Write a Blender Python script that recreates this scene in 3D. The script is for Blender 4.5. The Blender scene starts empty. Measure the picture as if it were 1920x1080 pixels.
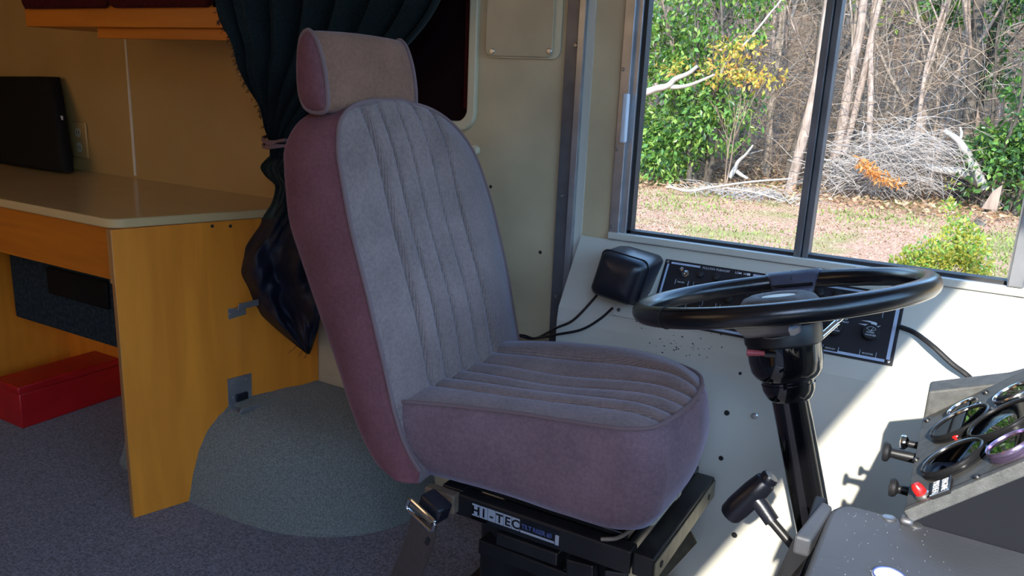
import bpy, bmesh, math, random
from mathutils import Vector, Matrix, noise
V = Vector
sc = bpy.context.scene
COL = sc.collection
rnd = random.Random(7)

# ------------------------------------------------------------------ camera
FPX = 1500.0
CAM = V((0.0, 0.0, 1.09))
R_X = V((0.865363, 0.499275, 0.043261))
R_D = V((0.159852, -0.193181, -0.968054))
R_F = V((-0.474968, 0.844633, -0.246982))
cd = bpy.data.cameras.new('camera')
cam = bpy.data.objects.new('camera', cd)
COL.objects.link(cam)
cam.matrix_world = Matrix(((R_X.x, -R_D.x, -R_F.x, CAM.x), (R_X.y, -R_D.y, -R_F.y, CAM.y), (R_X.z, -R_D.z, -R_F.z, CAM.z), (0, 0, 0, 1)))
cd.sensor_width = 36.0
cd.lens = 36.0 * FPX / 1920.0
cd.clip_start = 0.02
cd.clip_end = 400
sc.camera = cam

# ------------------------------------------------------------------ sky, sun, exposure
sc.view_settings.view_transform = 'Standard'
sc.view_settings.look = 'None'
sc.view_settings.gamma = 1.0
sc.view_settings.use_curve_mapping = False
sc.view_settings.exposure = 0.0
SUN_TRAVEL = V((-0.15, 1.0, -0.55)).normalized()
w = bpy.data.worlds.new('sky')
sc.world = w
w.use_nodes = True
nt = w.node_tree
bg = nt.nodes['Background']
sky = nt.nodes.new('ShaderNodeTexSky')
sky.sky_type = 'NISHITA'
sky.sun_disc = False
sky.sun_elevation = math.radians(28.5)
sky.sun_rotation = math.radians(172)
sky.ozone_density = 3.5
sky.dust_density = 0.2
sky.air_density = 1.0
nt.links.new(sky.outputs[0], bg.inputs[0])
bg.inputs[1].default_value = 1.6
sd = bpy.data.lights.new('sun', 'SUN')
sd.energy = 9.6
sd.angle = math.radians(0.6)
sd.color = (1.0, 0.94, 0.84)
so = bpy.data.objects.new('sun', sd)
COL.objects.link(so)
so.rotation_euler = SUN_TRAVEL.to_track_quat('-Z', 'Y').to_euler()
so.location = (2, -8, 8)
sc.cycles.max_bounces = 14
sc.cycles.diffuse_bounces = 8
sc.cycles.transparent_max_bounces = 24
sc.cycles.sample_clamp_indirect = 6.0

# ------------------------------------------------------------------ pixel -> point helpers (1920 x 1080 frame)
def ray(px, py):
    a, b = (px - 960) / FPX, (py - 540) / FPX
    return R_X * a + R_D * b + R_F
def at(px, py, ax, val):
    d = ray(px, py)
    return CAM + d * ((val - CAM[ax]) / d[ax])
def onpl(px, py, p0, n):
    d = ray(px, py)
    return CAM + d * ((V(p0) - CAM).dot(n) / d.dot(n))

# ------------------------------------------------------------------ materials
def lin(c):
    return tuple((x / 12.92 if x <= .04045 else ((x + .055) / 1.055) ** 2.4) for x in c)
def rgb(r, g, b):
    return lin((r / 255, g / 255, b / 255))
MATS = {}
def mat(name, col, rough=.5, metal=0.0, spec=.5, var=0.0, scale=30.0, bump=0.0, bscale=200.0, sheen=0.0, sheen_tint=(1, 1, 1), coat=0.0, stretch=None, col2=None):
    m = bpy.data.materials.new(name)
    m.use_nodes = True
    n, l = m.node_tree.nodes, m.node_tree.links
    b = n['Principled BSDF']
    b.inputs['Base Color'].default_value = (*col, 1)
    b.inputs['Roughness'].default_value = rough
    b.inputs['Metallic'].default_value = metal
    b.inputs['Specular IOR Level'].default_value = spec
    b.inputs['Sheen Weight'].default_value = sheen
    b.inputs['Sheen Tint'].default_value = (*sheen_tint, 1)
    b.inputs['Sheen Roughness'].default_value = .35
    b.inputs['Coat Weight'].default_value = coat
    tc = n.new('ShaderNodeTexCoord')
    mp = n.new('ShaderNodeMapping')
    l.new(tc.outputs['Object'], mp.inputs[0])
    if stretch:
        mp.inputs['Scale'].default_value = stretch
    if var > 0 or col2:
        t = n.new('ShaderNodeTexNoise')
        t.inputs['Scale'].default_value = scale
        t.inputs['Detail'].default_value = 6
        l.new(mp.outputs[0], t.inputs['Vector'])
        r = n.new('ShaderNodeValToRGB')
        c2 = col2 or tuple(max(0, c * (1 - var)) for c in col)
        c1 = col if col2 else tuple(min(1, c * (1 + var)) for c in col)
        r.color_ramp.elements[0].position = .35
        r.color_ramp.elements[1].position = .65
        r.color_ramp.elements[0].color = (*c2, 1)
        r.color_ramp.elements[1].color = (*c1, 1)
        l.new(t.outputs['Fac'], r.inputs[0])
        l.new(r.outputs[0], b.inputs['Base Color'])
    if bump > 0:
        t2 = n.new('ShaderNodeTexNoise')
        t2.inputs['Scale'].default_value = bscale
        t2.inputs['Detail'].default_value = 4
        l.new(mp.outputs[0], t2.inputs['Vector'])
        bp = n.new('ShaderNodeBump')
        bp.inputs['Strength'].default_value = bump
        bp.inputs['Distance'].default_value = .002
        l.new(t2.outputs['Fac'], bp.inputs['Height'])
        l.new(bp.outputs[0], b.inputs['Normal'])
    MATS[name] = m
    return m
def cord(name, col, axis_rot, freq=2400.0, rib=.45, sheen=.45, tint=(.60, .68, .92)):  # default blue sheen tint stands in for skylight on the nap
    """velour with fine corduroy ribs; ribs vary along the rotated object X axis"""
    m = mat(name, col, rough=.92, spec=.12, sheen=sheen, sheen_tint=tint)
    n, l = m.node_tree.nodes, m.node_tree.links
    b = n['Principled BSDF']
    tc = n['Texture Coordinate']
    mp = n['Mapping']
    mp.inputs['Rotation'].default_value = axis_rot
    wv = n.new('ShaderNodeTexWave')
    wv.wave_type = 'BANDS'
    wv.bands_direction = 'X'
    wv.inputs['Scale'].default_value = freq / 20.0
    wv.inputs['Distortion'].default_value = 1.2
    wv.inputs['Detail'].default_value = 1
    wv.inputs['Detail Scale'].default_value = .3
    l.new(mp.outputs[0], wv.inputs['Vector'])
    t = n.new('ShaderNodeTexNoise')
    t.inputs['Scale'].default_value = 14
    t.inputs['Detail'].default_value = 8
    l.new(tc.outputs['Object'], t.inputs['Vector'])
    t2 = n.new('ShaderNodeTexNoise')
    t2.inputs['Scale'].default_value = 160
    t2.inputs['Detail'].default_value = 3
    l.new(tc.outputs['Object'], t2.inputs['Vector'])
    r = n.new('ShaderNodeValToRGB')
    r.color_ramp.elements[0].position = .3
    r.color_ramp.elements[1].position = .72
    r.color_ramp.elements[0].color = (*[c * .72 for c in col], 1)
    r.color_ramp.elements[1].color = (*[c * 1.25 for c in col], 1)
    ad = n.new('ShaderNodeMath'); ad.operation = 'ADD'
    ml = n.new('ShaderNodeMath'); ml.operation = 'MULTIPLY'; ml.inputs[1].default_value = .5
    l.new(t.outputs['Fac'], ad.inputs[0])
    l.new(t2.outputs['Fac'], ad.inputs[1])
    l.new(ad.outputs[0], ml.inputs[0])
    l.new(ml.outputs[0], r.inputs[0])
    mx = n.new('ShaderNodeMix')
    mx.data_type = 'RGBA'
    mx.blend_type = 'MULTIPLY'
    mx.inputs[0].default_value = rib
    l.new(r.outputs[0], mx.inputs[6])
    l.new(wv.outputs['Color'], mx.inputs[7])
    l.new(mx.outputs[2], b.inputs['Base Color'])
    bp = n.new('ShaderNodeBump')
    bp.inputs['Strength'].default_value = rib
    bp.inputs['Distance'].default_value = .0012
    l.new(wv.outputs['Fac'], bp.inputs['Height'])
    l.new(bp.outputs[0], b.inputs['Normal'])
    return m
def wood(name, c1, c2, scale=(1.2, 1.2, 14), rough=.38):
    m = mat(name, c1, rough=rough, spec=.4, coat=.15)
    n, l = m.node_tree.nodes, m.node_tree.links
    mp = n['Mapping']
    mp.inputs['Scale'].default_value = scale
    t = n.new('ShaderNodeTexNoise')
    t.inputs['Scale'].default_value = 3.0
    t.inputs['Detail'].default_value = 9
    t.inputs['Distortion'].default_value = .6
    l.new(mp.outputs[0], t.inputs['Vector'])
    r = n.new('ShaderNodeValToRGB')
    r.color_ramp.elements[0].position = .3
    r.color_ramp.elements[1].position = .7
    r.color_ramp.elements[0].color = (*c2, 1)
    r.color_ramp.elements[1].color = (*c1, 1)
    l.new(t.outputs['Fac'], r.inputs[0])
    l.new(r.outputs[0], n['Principled BSDF'].inputs['Base Color'])
    return m
def glass(name, tint, rough=0.0, refl=1.0):
    m = bpy.data.materials.new(name)
    m.use_nodes = True
    n, l = m.node_tree.nodes, m.node_tree.links
    n.remove(n['Principled BSDF'])
    tr = n.new('ShaderNodeBsdfTransparent')
    tr.inputs[0].default_value = (*tint, 1)
    gl = n.new('ShaderNodeBsdfGlossy')
    gl.inputs['Roughness'].default_value = rough
    fr = n.new('ShaderNodeFresnel')
    fr.inputs[0].default_value = 1.45
    mm = n.new('ShaderNodeMath'); mm.operation = 'MULTIPLY'; mm.inputs[1].default_value = refl
    mx = n.new('ShaderNodeMixShader')
    l.new(fr.outputs[0], mm.inputs[0])
    l.new(mm.outputs[0], mx.inputs[0])
    l.new(tr.outputs[0], mx.inputs[1])
    l.new(gl.outputs[0], mx.inputs[2])
    l.new(mx.outputs[0], n['Material Output'].inputs[0])
    return m

M_WHITE = mat('white_painted_metal', (.56, .545, .475), rough=.42, var=.05, scale=3)
M_WALLF = mat('stained_white_panel', (.57, .455, .285), rough=.5, var=.12, scale=6, bump=.05, bscale=60)
M_WALLR = mat('warm_lit_wall_panel', (.46, .29, .105), rough=.4, var=.07, scale=4)  # off-white rear wall made beige; dim warm light is in the colour
M_SEAM = mat('pale_seam_strip', (.72, .66, .55), rough=.4)
M_CREAM = mat('cream_plastic', (.62, .55, .38), rough=.4)
M_ALU = mat('aluminium', (.42, .43, .45), rough=.38, metal=.85, var=.12, scale=20)
M_ALUD = mat('grey_anodised_trim', (.17, .17, .18), rough=.45, metal=.6, var=.15, scale=18)
M_CHROME = mat('chrome', (.8, .8, .82), rough=.1, metal=1.0)
M_STEEL = mat('zinc_steel', (.5, .5, .5), rough=.35, metal=.9)
M_SCREW = mat('screw_steel', (.35, .34, .33), rough=.4, metal=.9)
M_HOLE = mat('dark_hole', (.01, .01, .01), rough=.8)
M_CARPET = mat('blue_grey_carpet', (.19, .19, .225), rough=1.0, spec=.05, var=.40, scale=190, bump=1.0, bscale=300, sheen=.2)
M_ARCH = mat('sage_grey_carpet', (.19, .205, .185), rough=1.0, spec=.05, var=.26, scale=230, bump=1.0, bscale=240, sheen=.3)
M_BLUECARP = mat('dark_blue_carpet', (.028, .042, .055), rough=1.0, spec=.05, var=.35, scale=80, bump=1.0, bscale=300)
M_WOOD = wood('honey_plywood', (.92, .305, .028), (.74, .225, .020), scale=(7, 7, .7))
M_WOODH = wood('honey_plywood_grain_along', (.62, .19, .014), (.46, .13, .010), scale=(.8, 9, 9))
M_WOODED = wood('plywood_edge', (.50, .27, .09), (.33, .14, .04), scale=(14, 14, 1))
M_LAM = mat('tan_laminate', (.50, .33, .15), rough=.18, spec=.5, var=.03, scale=9)
M_LAMEDGE = mat('laminate_edge', (.60, .42, .20), rough=.35)
M_MAROON = mat('maroon_velour', (.05, .008, .008), rough=1.0, spec=.05, var=.3, scale=120, sheen=.15, sheen_tint=(.8, .3, .3))
M_SHADE = mat('dark_maroon_felt', (.012, .004, .005), rough=.95, spec=.05, sheen=.08, sheen_tint=(.8, .3, .35))
M_BLACKPAD = mat('black_vinyl_pad', (.006, .006, .007), rough=.7, spec=.2)
M_VINYL = mat('black_vinyl', (.009, .010, .016), rough=.33, spec=.5, bump=.12, bscale=500)
M_CURT = mat('dark_green_curtain', (.012, .018, .019), rough=.9, spec=.12, var=.25, scale=200, sheen=.25, sheen_tint=(.5, .65, .65), bump=.3, bscale=500)
M_CURTIN = mat('navy_satin_lining', (.008, .010, .022), rough=.55, spec=.35, bump=.15, bscale=40)
M_TIE = mat('mauve_cord', (.22, .13, .13), rough=.9)
M_RED = mat('red_painted_box', (.48, .008, .010), rough=.38, var=.1, scale=12)
M_BLACK = mat('black_paint', (.012, .012, .013), rough=.4, spec=.5)
M_GLOSS = mat('gloss_black_enamel', (.004, .004, .005), rough=.08, spec=.55, coat=.4)
M_RIM = mat('wheel_black_plastic', (.006, .006, .008), rough=.24, spec=.6, bump=.08, bscale=700)
M_HUB = mat('wheel_hub_sky_tinted', (.06, .057, .085), rough=.38, var=.15, scale=40)  # blue in this grey stands in for sky reflected off the spokes
M_HUBPAD = mat('worn_hub_rubber', (.12, .105, .10), rough=.75, var=.3, scale=40, bump=.4, bscale=120)
M_PANEL = mat('switch_panel_black', (.012, .013, .019), rough=.42, spec=.5)
M_SILV = mat('silver_border', (.50, .60, .78), rough=.35, metal=.25)
M_PRINT = mat('white_print', (.62, .66, .72), rough=.5)
M_KNOB = mat('knob_black', (.014, .014, .016), rough=.5, spec=.4)
M_DASH = mat('dash_grey_metal', (.085, .087, .082), rough=.6, var=.22, scale=80, bump=.3, bscale=700)
M_COVER = mat('engine_cover_black', (.062, .064, .070), rough=.55, var=.12, scale=14, bump=.1, bscale=300)
M_GFACE = mat('gauge_face_black', (.010, .013, .013), rough=.5)
M_GGLASS = glass('gauge_glass', (.9, .95, .93), rough=.01, refl=1.9)
M_BEZEL = mat('black_bezel', (.014, .014, .015), rough=.22, spec=.6)
M_BEZCH = mat('chrome_bezel', (.7, .7, .72), rough=.16, metal=1.0)
M_BEZPU = mat('violet_bezel', (.28, .22, .36), rough=.25, metal=.85)
M_REDP = mat('red_plastic', (.60, .015, .015), rough=.28, spec=.6)
M_GREENP = mat('green_lens', (.01, .30, .22), rough=.15, spec=.7)
M_PINK = mat('faded_red_plastic', (.42, .075, .085), rough=.4)
M_FRAME = mat('riser_black_steel', (.010, .010, .011), rough=.35, spec=.5, var=.2, scale=30)
M_FRAMEW = mat('worn_steel_edge', (.16, .15, .11), rough=.42, metal=.7, var=.3, scale=30)
M_TAUPE = mat('taupe_plastic', (.17, .125, .085), rough=.55, var=.2, scale=30)
M_STRAP = mat('brown_grey_belt', (.055, .04, .033), rough=.7, var=.2, scale=60, stretch=(8, 1, 1))
M_PAPER = mat('paper_label', (.55, .53, .42), rough=.7, var=.06, scale=40)
M_GLASSW = glass('tinted_window_glass', (.86, .88, .86), refl=.12)
M_GLASSC = glass('clear_window_glass', (.93, .96, .94), refl=.6)
M_RUBBER = mat('dark_window_rubber', (.02, .02, .022), rough=.6)
M_ADDBLIND = bpy.data.materials.new('added_tan_blind'); M_ADDBLIND.use_nodes = True  # blind added out of view to throw warm light into the rear
_n, _l = M_ADDBLIND.node_tree.nodes, M_ADDBLIND.node_tree.links
_t = _n.new('ShaderNodeBsdfTranslucent'); _t.inputs[0].default_value = (.55, .33, .15, 1)
_m = _n.new('ShaderNodeMixShader'); _m.inputs[0].default_value = .7
_n['Principled BSDF'].inputs['Base Color'].default_value = (.5, .36, .2, 1)
_l.new(_n['Principled BSDF'].outputs[0], _m.inputs[1]); _l.new(_t.outputs[0], _m.inputs[2]); _l.new(_m.outputs[0], _n['Material Output'].inputs[0])
MAUVE = (.295, .210, .190)
M_VELV = cord('mauve_velour_dim_side', (.20, .080, .088), (0, 0, 0), 2300, rib=.15, sheen=.25, tint=(.9, .6, .65))  # darker, redder copy of the fabric; the dim side's shade is in the colour
M_CORD_Y = cord('mauve_corduroy_upright', MAUVE, (0, 0, math.radians(90)), 2450, rib=.30)
M_CORD_Z = cord('mauve_corduroy_level', (.24, .150, .165), (0, math.radians(90), 0), 2450, rib=.30)
M_CORD_H = cord('mauve_corduroy_warm_lit', (.31, .155, .10), (0, 0, math.radians(90)), 2450, rib=.30)  # browner copy of the fabric; warm light up here is in the colour
M_PIPE = mat('mauve_piping', (.20, .13, .13), rough=.9, spec=.1, sheen=.15, sheen_tint=(.9, .8, .8))

# ------------------------------------------------------------------ mesh building
class MB:
    def __init__(s):
        s.v, s.f, s.m = [], [], []
    def add(s, vs, fs, mi=0):
        o = len(s.v)
        s.v += [V(p) for p in vs]
        s.f += [tuple(i + o for i in f) for f in fs]
        s.m += [mi] * len(fs)
        return s
    def box(s, lo, hi, mi=0, frame=None):
        x0, y0, z0 = lo; x1, y1, z1 = hi
        vs = [V((x, y, z)) for z in (z0, z1) for y in (y0, y1) for x in (x0, x1)]
        if frame: vs = [frame @ p for p in vs]
        return s.add(vs, [(0, 2, 3, 1), (4, 5, 7, 6), (0, 1, 5, 4), (2, 6, 7, 3), (0, 4, 6, 2), (1, 3, 7, 5)], mi)
    def tube(s, pts, r, n=10, mi=0, caps=True, closed=False):
        pts = [V(p) for p in pts]
        if not hasattr(r, '__len__'): r = [r] * len(pts)
        k = len(pts)
        rings = []
        up = None
        for i, p in enumerate(pts):
            if closed: t = pts[(i + 1) % k] - pts[i - 1]
            else: t = pts[min(i + 1, k - 1)] - pts[max(i - 1, 0)]
            t = t.normalized() if t.length > 1e-9 else V((0, 0, 1))
            if up is None:
                up = t.orthogonal().normalized()
            up = (up - t * up.dot(t))
            up = up.normalized() if up.length > 1e-6 else t.orthogonal().normalized()
            b = t.cross(up)
            rings.append([p + (up * math.cos(a) + b * math.sin(a)) * r[i] for a in [2 * math.pi * j / n for j in range(n)]])
        vs = [q for ring in rings for q in ring]
        fs = []
        for i in range(k if closed else k - 1):
            a, b2 = i * n, ((i + 1) % k) * n
            for j in range(n):
                fs.append((a + j, a + (j + 1) % n, b2 + (j + 1) % n, b2 + j))
        if caps and not closed:
            fs.append(tuple(range(n))[::-1])
            fs.append(tuple((k - 1) * n + j for j in range(n)))
        return s.add(vs, fs, mi)
    def lathe(s, prof, o, ax, n=32, mi=0, caps=True):
        """prof: (radius, height) along axis ax from o"""
        o, ax = V(o), V(ax).normalized()
        u = ax.orthogonal().normalized(); b = ax.cross(u)
        vs = []
        for r, h in prof:
            for j in range(n):
                a = 2 * math.pi * j / n
                vs.append(o + ax * h + (u * math.cos(a) + b * math.sin(a)) * max(r, 1e-5))
        fs = []
        for i in range(len(prof) - 1):
            for j in range(n):
                fs.append((i * n + j, i * n + (j + 1) % n, (i + 1) * n + (j + 1) % n, (i + 1) * n + j))
        if caps:
            fs.append(tuple(range(n))[::-1])
            fs.append(tuple((len(prof) - 1) * n + j for j in range(n)))
        return s.add(vs, fs, mi)
    def prism(s, poly, ext, mi=0):
        """polygon points (3-D), extruded by the vector ext"""
        poly = [V(p) for p in poly]; ext = V(ext); k = len(poly)
        vs = poly + [p + ext for p in poly]
        fs = [tuple(range(k))[::-1], tuple(range(k, 2 * k))] + [(i, (i + 1) % k, k + (i + 1) % k, k + i) for i in range(k)]
        return s.add(vs, fs, mi)
    def grid(s, rows, mi=0, wrap=False):
        k = len(rows[0])
        vs = [p for r in rows for p in r]
        fs = []
        for i in range(len(rows) - 1):
            for j in range(k if wrap else k - 1):
                fs.append((i * k + j, i * k + (j + 1) % k, (i + 1) * k + (j + 1) % k, (i + 1) * k + j))
        return s.add(vs, fs, mi)
    def build(s, name, mats, parent=None, smooth=35, bevel=0.0, bseg=2, recalc=True, subsurf=0, tagd=None):
        me = bpy.data.meshes.new(name)
        if not isinstance(mats, (list, tuple)): mats = [mats]
        off = V((0, 0, 0))
        if parent is None and s.v:
            xs = [p.x for p in s.v]; ys = [p.y for p in s.v]; zs = [p.z for p in s.v]
            off = V(((min(xs) + max(xs)) / 2, (min(ys) + max(ys)) / 2, min(zs)))
        me.from_pydata([p - off for p in s.v], [], s.f)
        for m in mats: me.materials.append(m)
        me.polygons.foreach_set('material_index', s.m)
        if recalc:
            bm = bmesh.new(); bm.from_mesh(me)
            bmesh.ops.recalc_face_normals(bm, faces=bm.faces)
            bm.to_mesh(me); bm.free()
        if smooth:
            me.shade_smooth()
            me.set_sharp_from_angle(angle=math.radians(smooth))
        o = bpy.data.objects.new(name, me)
        COL.objects.link(o)
        o.location = off
        if parent is not None:
            o.parent = parent
            if parent.type == 'EMPTY' or parent.parent is None:
                o.matrix_parent_inverse = Matrix.Translation(parent.location).inverted()
        if bevel:
            bv = o.modifiers.new('bevel', 'BEVEL'); bv.width = bevel; bv.segments = bseg; bv.limit_method = 'ANGLE'; bv.angle_limit = math.radians(40)
            bv.harden_normals = False
        if subsurf:
            ss = o.modifiers.new('subsurf', 'SUBSURF'); ss.levels = subsurf; ss.render_levels = subsurf
        if tagd: tag(o, *tagd)
        return o
def tag(o, label=None, cat=None, group=None, kind=None):
    if label: o['label'] = label
    if cat: o['category'] = cat
    if group: o['group'] = group
    if kind: o['kind'] = kind
    return o
def thing(name, loc, label, cat, group=None):
    o = bpy.data.objects.new(name, None)
    o.empty_display_size = .05
    COL.objects.link(o); o.location = loc
    return tag(o, label, cat, group)
def struct(mb, name, m, parent=None, **k):
    o = mb.build(name, m, parent, **k)
    o['kind'] = 'structure'
    return o
def smooth_path(pts, n=8):
    pts = [V(p) for p in pts]; out = []
    P = [pts[0] * 2 - pts[1]] + pts + [pts[-1] * 2 - pts[-2]]
    for i in range(1, len(P) - 2):
        for k in range(n):
            t = k / n
            out.append(.5 * ((2 * P[i]) + (-P[i - 1] + P[i + 1]) * t + (2 * P[i - 1] - 5 * P[i] + 4 * P[i + 1] - P[i + 2]) * t * t + (-P[i - 1] + 3 * P[i] - 3 * P[i + 1] + P[i + 2]) * t ** 3))
    out.append(pts[-1])
    return out
def text_mesh(name, s, o, right, up, size, m, parent, depth=.0004, align='LEFT', label=None, bold=0.0, xs=1.0):
    cu = bpy.data.curves.new('t', 'FONT')
    cu.body = s; cu.size = size; cu.align_x = align; cu.extrude = depth; cu.offset = bold
    to = bpy.data.objects.new('t', cu); COL.objects.link(to)
    bpy.context.view_layer.update()
    me0 = to.to_mesh()
    right, up = V(right).normalized(), V(up).normalized()
    nn = right.cross(up)
    mb = MB(); mb.add([V(o) + right * v.co.x * xs + up * v.co.y + nn * v.co.z for v in me0.vertices], [tuple(p.vertices) for p in me0.polygons])
    to.to_mesh_clear()
    bpy.data.objects.remove(to); bpy.data.curves.remove(cu)
    ob = mb.build(name, m, parent, smooth=0, recalc=False)
    if label: ob['label'] = label
    return ob
def screw(parent, p, n, r=.006, m=None, name='screw', h=.003):
    mb = MB(); n = V(n).normalized()
    mb.lathe([(r, -.002), (r, h * .4), (r * .75, h), (0, h * 1.1)], V(p), n, n=12)
    u = n.orthogonal().normalized()
    o = mb.build(name, m or M_SCREW, parent)
    return o
def frame_mat(o, x, y, z):
    return Matrix(((x.x, y.x, z.x, o.x), (x.y, y.y, z.y, o.y), (x.z, y.z, z.z, o.z), (0, 0, 0, 1)))
def rrect(x0, x1, z0, z1, r, n=6):
    """rounded rectangle in (a, b) coordinates"""
    out = []
    for cx, cz, a0 in ((x1 - r, z1 - r, 0), (x0 + r, z1 - r, 90), (x0 + r, z0 + r, 180), (x1 - r, z0 + r, 270)):
        for k in range(n + 1):
            a = math.radians(a0 + 90 * k / n)
            out.append((cx + r * math.cos(a), cz + r * math.sin(a)))
    return out
def outline_with_holes(poly, holes, y0, y1):
    """thick wall in the XZ plane between y0 and y1 with holes, as a triangulated mesh"""
    bm = bmesh.new()
    edges = []
    for lp in [poly] + holes:
        vs = [bm.verts.new((a, y0, b)) for a, b in lp]
        edges += [bm.edges.new((vs[i], vs[(i + 1) % len(vs)])) for i in range(len(vs))]
    bmesh.ops.triangle_fill(bm, use_beauty=True, use_dissolve=False, edges=edges)
    ret = bmesh.ops.extrude_face_region(bm, geom=list(bm.faces))
    for e in ret['geom']:
        if isinstance(e, bmesh.types.BMVert): e.co.y = y1
    bm.verts.ensure_lookup_table()
    for i, v in enumerate(bm.verts): v.index = i
    mb = MB()
    mb.add([v.co.copy() for v in bm.verts], [tuple(v.index for v in f.verts) for f in bm.faces])
    bm.free()
    return mb

WALL = 1.6
# ================================================================== SETTING
FX = .95                                  # front wall
mb = MB(); mb.box((-4.2, -.62, -.06), (FX, WALL, 0)); struct(mb, 'floor', M_CARPET, smooth=0)
mb = MB(); mb.box((-4.2, -.70, 2.15), (FX + .05, WALL + .05, 2.2)); struct(mb, 'ceiling', M_WHITE, smooth=0)
mb = MB(); mb.box((-4.26, -.7, -.06), (-4.2, WALL + .05, 2.2)); struct(mb, 'wall_back', M_WALLR, smooth=0)
WX0, WX1, WZ0, WZ1 = -.655, .115, .772, 1.72      # driver window opening
SX0, SX1, SZ0, SZ1 = -1.50, -1.035, 1.0, 1.55      # shaded side window
wl = outline_with_holes([(-1.545, -.06), (FX, -.06), (FX, 2.2), (-1.545, 2.2)], [[(WX0, WZ0), (WX1, WZ0), (WX1, WZ1), (WX0, WZ1)], rrect(SX0, SX1, SZ0, SZ1, .03)], WALL, WALL + .045)
wall_left = struct(wl, 'wall_left', M_WALLF, smooth=0)
mb = MB(); mb.box((-4.2, WALL, -.06), (-1.545, WALL + .045, 2.2)); wall_rear_left = struct(mb, 'wall_left_rear', M_WALLR, smooth=0)
mb = MB(); mb.box((-2.2765, WALL - .003, .76), (-2.268, WALL, 1.9)); mbs = struct(mb, 'seam_strip', M_SEAM, wall_rear_left, smooth=0)
# right wall with the entry door opening; its unseen rear jamb is slanted to set the sun's edge
mb = outline_with_holes([(-4.2, -.06), (FX, -.06), (FX, 2.2), (-4.2, 2.2)], [[(-.74, 0.0), (FX - .1, 0.0), (FX - .1, 2.12), (.415, 2.12)], [(-3.3, .95), (-1.25, .95), (-1.25, 1.65), (-3.3, 1.65)]], -.66, -.60)
struct(mb, 'wall_right', M_WHITE, smooth=0)
# window added out of view behind the entry; its tan blind warms the rear
mb = MB(); mb.grid([[V((-3.32 + 2.1 * i / 60, -.592 + .012 * math.sin(i * 1.3), z)) for i in range(61)] for z in (.92, 1.3, 1.68)]); struct(mb, 'added_blind_window', M_ADDBLIND, smooth=60, recalc=False)
# front wall: windscreen opening
mb = MB()
mb.box((FX, -.66, -.06), (FX + .04, WALL + .045, .72)); mb.box((FX, -.66, 1.82), (FX + .04, WALL + .045, 2.2))
mb.box((FX, -.66, .72), (FX + .04, -.60, 1.82)); mb.box((FX, 1.54, .72), (FX + .04, WALL + .045, 1.82))
struct(mb, 'wall_front', M_WHITE, smooth=0)
mb = MB(); mb.box((-.93, -.60, 0), (-.90, -.05, 2.15)); struct(mb, 'light_block_partition', M_WOOD, smooth=0)  # unseen partition added to keep door light off the rear
mb = MB(); mb.box((FX + .012, -.60, .72), (FX + .018, 1.54, 1.82)); o = struct(mb, 'window_3', M_GLASSC, smooth=0)

# driver window: aluminium frame, mullion, panes, latch
win = bpy.data.objects.new('window_1', None); COL.objects.link(win); win.location = (-.27, WALL, WZ0); win['kind'] = 'structure'
fy0, fy1 = WALL - .006, WALL + .05
def wbar(x0, x1, z0, z1, y0=fy0, y1=fy1, m=M_ALU, name='window_frame', bevel=.002):
    mb = MB(); mb.box((x0, y0, z0), (x1, y1, z1)); return mb.build(name, m, win, smooth=0, bevel=bevel)
gl0 = at(1171, 437, 1, WALL).x; gl1 = at(1910, 500, 1, WALL).x
fl0 = at(1143, 433, 1, WALL).x
mb = MB()
mb.box((fl0, fy0, WZ0), (fl0 + .022, fy1, WZ1)); mb.box((gl0 - .022, fy0 + .012, WZ0), (gl0, fy1, WZ1))
mb.box((gl1, fy0, WZ0), (gl1 + .03, fy1, WZ1)); mb.box((fl0, fy0, WZ0), (gl1 + .03, fy1, WZ0 + .016)); mb.box((fl0, fy0, WZ1 - .02), (gl1 + .03, fy1, WZ1))
mb.build('window_frame', M_ALU, win, smooth=0, bevel=.0015)
mb = MB(); mb.box((fl0 + .02, fy0 + .006, WZ0), (gl0 - .02, fy1, WZ1)); mb.box((gl0 - .001, fy0 + .02, WZ0), (gl0 + .008, fy1 - .01, WZ1)); mb.box((gl0, fy0 + .02, WZ0 + .015), (gl1, fy1 - .01, WZ0 + .022)); mb.build('window_gasket', M_RUBBER, win, smooth=0)
m0, m1 = at(1487, 475, 1, WALL).x, at(1512, 477, 1, WALL).x
mb = MB(); mb.box((m0, fy0 + .008, WZ0 + .01), (m0 + .013, fy1, WZ1)); mb.box((m1 - .010, fy0 + .016, WZ0 + .01), (m1 + .001, fy1, WZ1)); mb.build('mullion', M_ALUD, win, smooth=0, bevel=.001)
mb = MB(); mb.box((m0 + .013, fy0 + .02, WZ0 + .01), (m1 - .010, fy1, WZ1)); mb.build('mullion_channel', M_RUBBER, win, smooth=0)
mb = MB(); mb.box((gl0 - .005, WALL + .024, WZ0 + .01), (m0 + .006, WALL + .028, WZ1 - .01)); mb.build('pane', M_GLASSW, win, smooth=0)
mb = MB(); mb.box((m1 - .005, WALL + .034, WZ0 + .01), (gl1 + .005, WALL + .038, WZ1 - .01)); mb.build('pane', M_GLASSW, win, smooth=0)
p = at(1173, 220, 1, fy0)
mb = MB(); mb.box((p.x - .006, fy0 - .012, p.z - .052), (p.x + .006, fy0 + .004, p.z + .048)); mb.build('latch_handle', M_PRINT, win, bevel=.003)
for q in ((1168, 130), (1156, 280), (1146, 425)):
    screw(win, at(*q, 1, fy0), (0, -1, 0), .004)
# rubber pocket cover at right end of window
mb = MB(); mb.box((gl1 - .012, fy0 - .01, WZ0 + .018), (gl1 + .012, fy0 + .03, WZ0 + .25)); mb.build('sash_stile', M_ALU, win, smooth=0, bevel=.002)
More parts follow.
